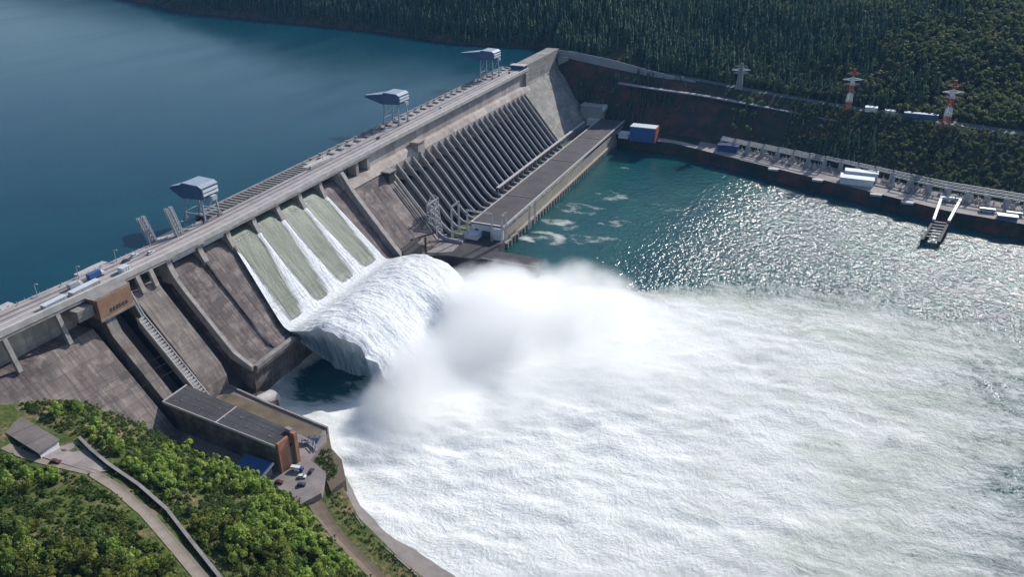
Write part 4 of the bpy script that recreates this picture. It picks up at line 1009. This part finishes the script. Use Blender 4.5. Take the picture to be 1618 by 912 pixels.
p=right_profile(575); house('grey_boat_shed','dark grey shed on the quay just below the white buses',p[1,0]+3,p[1,0]+11,568,586,15.1,18.6,'steelb','galv')

# ------------------------------------------------------------------ trees
def leafcloud(n, rx, rz, z0, size, lobes, seed, flat=.6):
    rg = np.random.default_rng(seed); vs=[]; fs=[]
    L = [(rg.normal(0,.38,3)*np.array([rx,rx,rz]) , rg.uniform(.38,.62)) for _ in range(lobes)]
    for i in range(n):
        c, r = L[rg.integers(lobes)]; v = rg.normal(0,1,3); v /= np.linalg.norm(v)
        p = c + v*r*np.array([rx,rx,rz])*rg.uniform(.65,1.05); p[2] += z0
        a = rg.normal(0,1,3); a/=np.linalg.norm(a); nrm = v*.7+a*.5; nrm/=np.linalg.norm(nrm)
        t_ = np.cross(nrm,[.3,.2,1]); t_/=np.linalg.norm(t_)+1e-9; b_ = np.cross(nrm,t_); s_=size*rg.uniform(.6,1.3)
        k=len(vs); vs += [p+t_*s_, p+b_*s_*.8, p-t_*s_*.9, p-b_*s_]; fs.append((k,k+1,k+2,k+3))
    return np.array(vs), np.array(fs)
def tree_proto(name, label, cat, group, n, rx, rz, z0, size, lobes, seed, leaf, trunk_h, tr):
    t = thing(name, label, cat, (0,0,0), group)
    v, f = leafcloud(n, rx, rz, z0, size, lobes, seed)
    o = raw_mesh('crown', v, f, M[leaf]); o.parent = t
    m_=MB(); m_.tube([(0,0,-1),(tr*.3,0,trunk_h*.5),(0,tr*.4,trunk_h)],[tr,tr*.8,tr*.35],6)
    for a in (0,2.1,4.2): m_.tube([(0,0,trunk_h*.55),(math.cos(a)*rx*.5,math.sin(a)*rx*.5,trunk_h*1.05)],[tr*.45,tr*.12],5)
    m_.build('trunk', M['trunk'], t, world=False)
    return proto(t)
G1='leafy trees covering the near hillside'
TL='bushy green tree in the dense cover of the near hillside'
protos=[tree_proto('leafy_tree',TL,'tree',G1,420,2.6+.3*k,3.0+.5*(k%3),4.2+.3*k,.52,6+k,100+k,'leaf' if k%2==0 else 'leafd',4.2,.22) for k in range(5)]
used=[False]*5
def segdist(x,d,pts):
    best=1e9
    for a,b in zip(pts[:-1],pts[1:]):
        ax,ad=a; bx_,bd_=b; t=((x-ax)*(bx_-ax)+(d-ad)*(bd_-ad))/((bx_-ax)**2+(bd_-ad)**2); t=min(1,max(0,t))
        best=min(best,math.hypot(x-ax-t*(bx_-ax),d-ad-t*(bd_-ad)))
    return best
LOW=[(-352,158),(-362,172),(-375,193),(-386,215),(-398,240),(-412,268)]
cands=[]
C0=np.array([-631.03,396.86,314.59])
FW=np.array([.8283,-.34306,-.44297]); RT=np.cross(FW*np.array([1,-1,1]),[0,0,1]); RT/=np.linalg.norm(RT)
def inview(x,d,z,m=60):
    v=np.array([x,-d,z])-np.array([-631.03,-396.86,314.59]); F=np.array([.82830182,.34305954,-.44297432]); w_=v@F
    if w_<5: return None
    Rr=np.array([F[1],-F[0],0]); Rr/=np.linalg.norm(Rr); Uu=np.cross(Rr,F)
    a=809+1251.8*(v@Rr)/w_; b=456-1251.8*(v@Uu)/w_
    return (a,b,w_) if -m<a<1618+m and -m<b<912+m else None
rt=random.Random(5)
gx=np.arange(-620,-345,4.3)
for x0 in gx:
    for d0 in np.arange(12,290,4.3):
        x=x0+rt.uniform(-2,2); d=d0+rt.uniform(-2,2)
        p=left_profile(d)
        if x>p[1,0]-5: continue
        z=zL(x,d)
        if z<14: continue
        q=inview(x,d,z)
        if not q: continue
        if d < SD(z)+3 and x>-410: continue
        if segdist(x,d,HR)<8 or segdist(x,d,pts)<5 or segdist(x,d,LOW)<11: continue
        if -432<x<-406 and 54<d<94: continue
        if -436<x<-406 and 10<d<66: continue
        nz=float(vnoise(np.array([x]),np.array([d]),38,55)[0]); 
        dens = .70+nz*1.9
        if x>p[2,0]-4: dens*=.75
        if abs(x-p[4,0])<16: dens*=.6
        if rt.random()>dens: continue
        cands.append((q[2],x,d,z,nz))
cands.sort()
NI=300
for i,(w_,x,d,z,nz) in enumerate(cands[:NI]):
    k=rt.randrange(5); o = protos[k] if not used[k] else copy_tree(protos[k]); used[k]=True
    s_=rt.choice((rt.uniform(.4,.7),rt.uniform(.6,1.0),rt.uniform(.8,1.25)))*(1.1 if nz>0 else .85); o.location=V((x,d,z-.3)); o.rotation_euler=(0,0,rt.uniform(0,6.28)); o.scale=(s_,s_,s_*rt.uniform(.85,1.15))
vs=[]; fs=[]; off=0
tv=[leafcloud(230,2.7,3.0+.5*(k%3),3.6+.3*k,.68,6,200+k) for k in range(4)]
for (w_,x,d,z,nz) in cands[NI:]:
    v,f=tv[rt.randrange(4)]; a=rt.uniform(0,6.28); s_=rt.uniform(.6,1.2); ca,sa=math.cos(a)*s_,math.sin(a)*s_
    W=np.stack([v[:,0]*ca-v[:,1]*sa+x, v[:,0]*sa+v[:,1]*ca-d, v[:,2]*s_+z-.4],-1); vs.append(W); fs.append(f+off); off+=len(v)
if vs: raw_mesh('woodland', np.concatenate(vs), np.concatenate(fs), M['leaf'])['kind']='stuff'
# shrubs in gaps
vs=[]; fs=[]; off=0; sv=leafcloud(60,1.3,.9,.7,.42,4,301)
for k in range(7000):
    d=rt.uniform(15,285); p=left_profile(d); x=p[1,0]-rt.uniform(0,150); z=zL(x,d)
    if segdist(x,d,HR)<5.5 or segdist(x,d,LOW)<5.5 or (-432<x<-406 and 14<d<92) or (d<SD(z)+1.5 and x>-410): continue
    v,f=sv; a=rt.uniform(0,6.28); s_=rt.uniform(.5,1.5); ca,sa=math.cos(a)*s_,math.sin(a)*s_
    vs.append(np.stack([v[:,0]*ca-v[:,1]*sa+x, v[:,0]*sa+v[:,1]*ca-d, v[:,2]*s_+z],-1)); fs.append(f+off); off+=len(v)
for k in range(330):
    if k < 90: q_=rt.random(); x=lerp(-314,-331,q_)-rt.uniform(0,9); d=lerp(146,164,q_)-rt.uniform(0,6); z=13.1
    else:
        d=rt.uniform(165,290); p=left_profile(d); x=lerp(p[0,0],p[1,0],rt.uniform(.1,.55)); z=zL(x,d)
    v,f=sv; a=rt.uniform(0,6.28); s_=rt.uniform(.4,1.1 if k<90 else .8); ca,sa=math.cos(a)*s_,math.sin(a)*s_
    vs.append(np.stack([v[:,0]*ca-v[:,1]*sa+x, v[:,0]*sa+v[:,1]*ca-d, v[:,2]*s_+z],-1)); fs.append(f+off); off+=len(v)
raw_mesh('undergrowth', np.concatenate(vs), np.concatenate(fs), M['leafd'])['kind']='stuff'
struct
# far forest: conifers and broadleaves, a mass nobody could count
def fir_template(seed):
    rg=np.random.default_rng(seed); vs=[]; fs=[]
    for tier in range(4):
        z0=tier*.22+.08; z1=z0+.36; r=.20*(1-tier*.21)
        n=6; k=len(vs); vs.append((0,0,z1))
        for i in range(n):
            a=2*math.pi*i/n+rg.uniform(-.3,.3)+tier; rr=r*rg.uniform(.6,1.2); vs.append((math.cos(a)*rr,math.sin(a)*rr,z0+rg.uniform(-.04,.04)))
        for i in range(n):
            fs.append((k,k+1+i,k+1+(i+1)%n))
    return np.array(vs),np.array(fs)
def far_forest(name, mat, temps, pts):
    vs=[];fs=[];off=0
    for (x,d,z,h,s_) in pts:
        v,f=temps[rt.randrange(len(temps))]; a=rt.uniform(0,6.28); ca,sa=math.cos(a)*h*s_,math.sin(a)*h*s_
        vs.append(np.stack([v[:,0]*ca-v[:,1]*sa+x, v[:,0]*sa+v[:,1]*ca-d, v[:,2]*h+z-.5],-1)); fs.append(f+off); off+=len(v)
    o=raw_mesh(name,np.concatenate(vs),np.concatenate(fs),mat); o['kind']='stuff'; return o
firs=[fir_template(k) for k in range(4)]
def quad2tri(t):
    v,f=t; return v, np.concatenate([f[:,[0,1,2]],f[:,[0,2,3]]])
brs=[]
for k in range(4):
    v,f=leafcloud(46,.33,.36,.52,.13,5,400+k); brs.append(quad2tri((v,f)))
fp=[];bp_=[]
base=sum(SUB[:4])
nd_,nx_=TR.shape[:2]
for i in range(nd_-1):
    d0,d1=TR[i,0,1],TR[i+1,0,1]
    if d0<-1500 or d1>760: continue
    for j in range(2, nx_-1):
        x0,x1=TR[i,j,0],TR[i,j+1,0]
        if x0>1900: continue
        if j in range(sum(SUB[:3]), sum(SUB[:4])): continue          # the road bench
        cliff = sum(SUB[:2]) <= j < sum(SUB[:3])
        low = j < sum(SUB[:2])
        if low: continue
        area=(d1-d0)*abs(x1-x0); n_=area/ (29 if x0<1100 else 55)
        if d0<-20.6 and x0<right_profile(d0)[2,0]: continue
        q=inview(x0,d0,TR[i,j,2],40)
        if not q: continue
        nzv=float(vnoise(np.array([x0]),np.array([d0]),70,71)[0])
        if (j < sum(SUB[:4])+12 and 60<d0<330 and nzv<.12) or (cliff and 60<d0<330 and nzv<-.05): n_*=.12
        if cliff: n_*=(.35 if nzv<.05 else .9) if d0<330 else 1.1
        k=int(n_)+(1 if rt.random()<n_-int(n_) else 0)
        for _ in range(k):
            u,v_=rt.random(),rt.random()
            a=TR[i,j]*(1-u)*(1-v_)+TR[i+1,j]*u*(1-v_)+TR[i,j+1]*(1-u)*v_+TR[i+1,j+1]*u*v_
            bl = nzv*1.3+ (a[1]-330)/200. + (0.35 if cliff else 0)
            if rt.random()<.38+bl*.7: bp_.append((a[0],a[1],a[2],rt.uniform(6,14)*(.6 if cliff else 1),1.1))
            else: fp.append((a[0],a[1],a[2],rt.uniform(9,24)*(.7 if cliff else 1),rt.uniform(.8,1.2)))
far_forest('conifer_forest',M['fir'],firs,fp); far_forest('broadleaf_forest',M['leafo'],brs,bp_)
print('trees',len(cands),len(fp),len(bp_))
# ledge trees on the shaded cliff: individuals
G2='pale green trees on the cliff ledges of the far bank'
lt=tree_proto('ledge_tree','pale green tree on a ledge of the shaded far cliff','tree',G2,160,3.2,4.2,6,1.0,5,500,'leafo',5,.3); first=True
for k in range(34):
    d=rt.choice([rt.uniform(30,125),rt.uniform(262,300),rt.uniform(20,110)]); p=right_profile(d); f=rt.choice((.3,.55,.8)); x=lerp(p[2,0],p[3,0],f); z=lerp(p[2,1],p[3,1],f)
    o=lt if first else copy_tree(lt); first=False; o.location=V((x,d,z-1)); s_=rt.uniform(.7,1.2); o.scale=(s_,s_,s_); o.rotation_euler=(0,0,rt.uniform(0,6))

# ------------------------------------------------------------------ render settings
c=SC.cycles; c.use_denoising=True; c.max_bounces=8; c.diffuse_bounces=3; c.glossy_bounces=2; c.volume_bounces=8; c.transparent_max_bounces=8
c.volume_step_rate=2.0; c.volume_max_steps=128; c.use_adaptive_sampling=True; c.adaptive_threshold=.02
c.sample_clamp_indirect=6
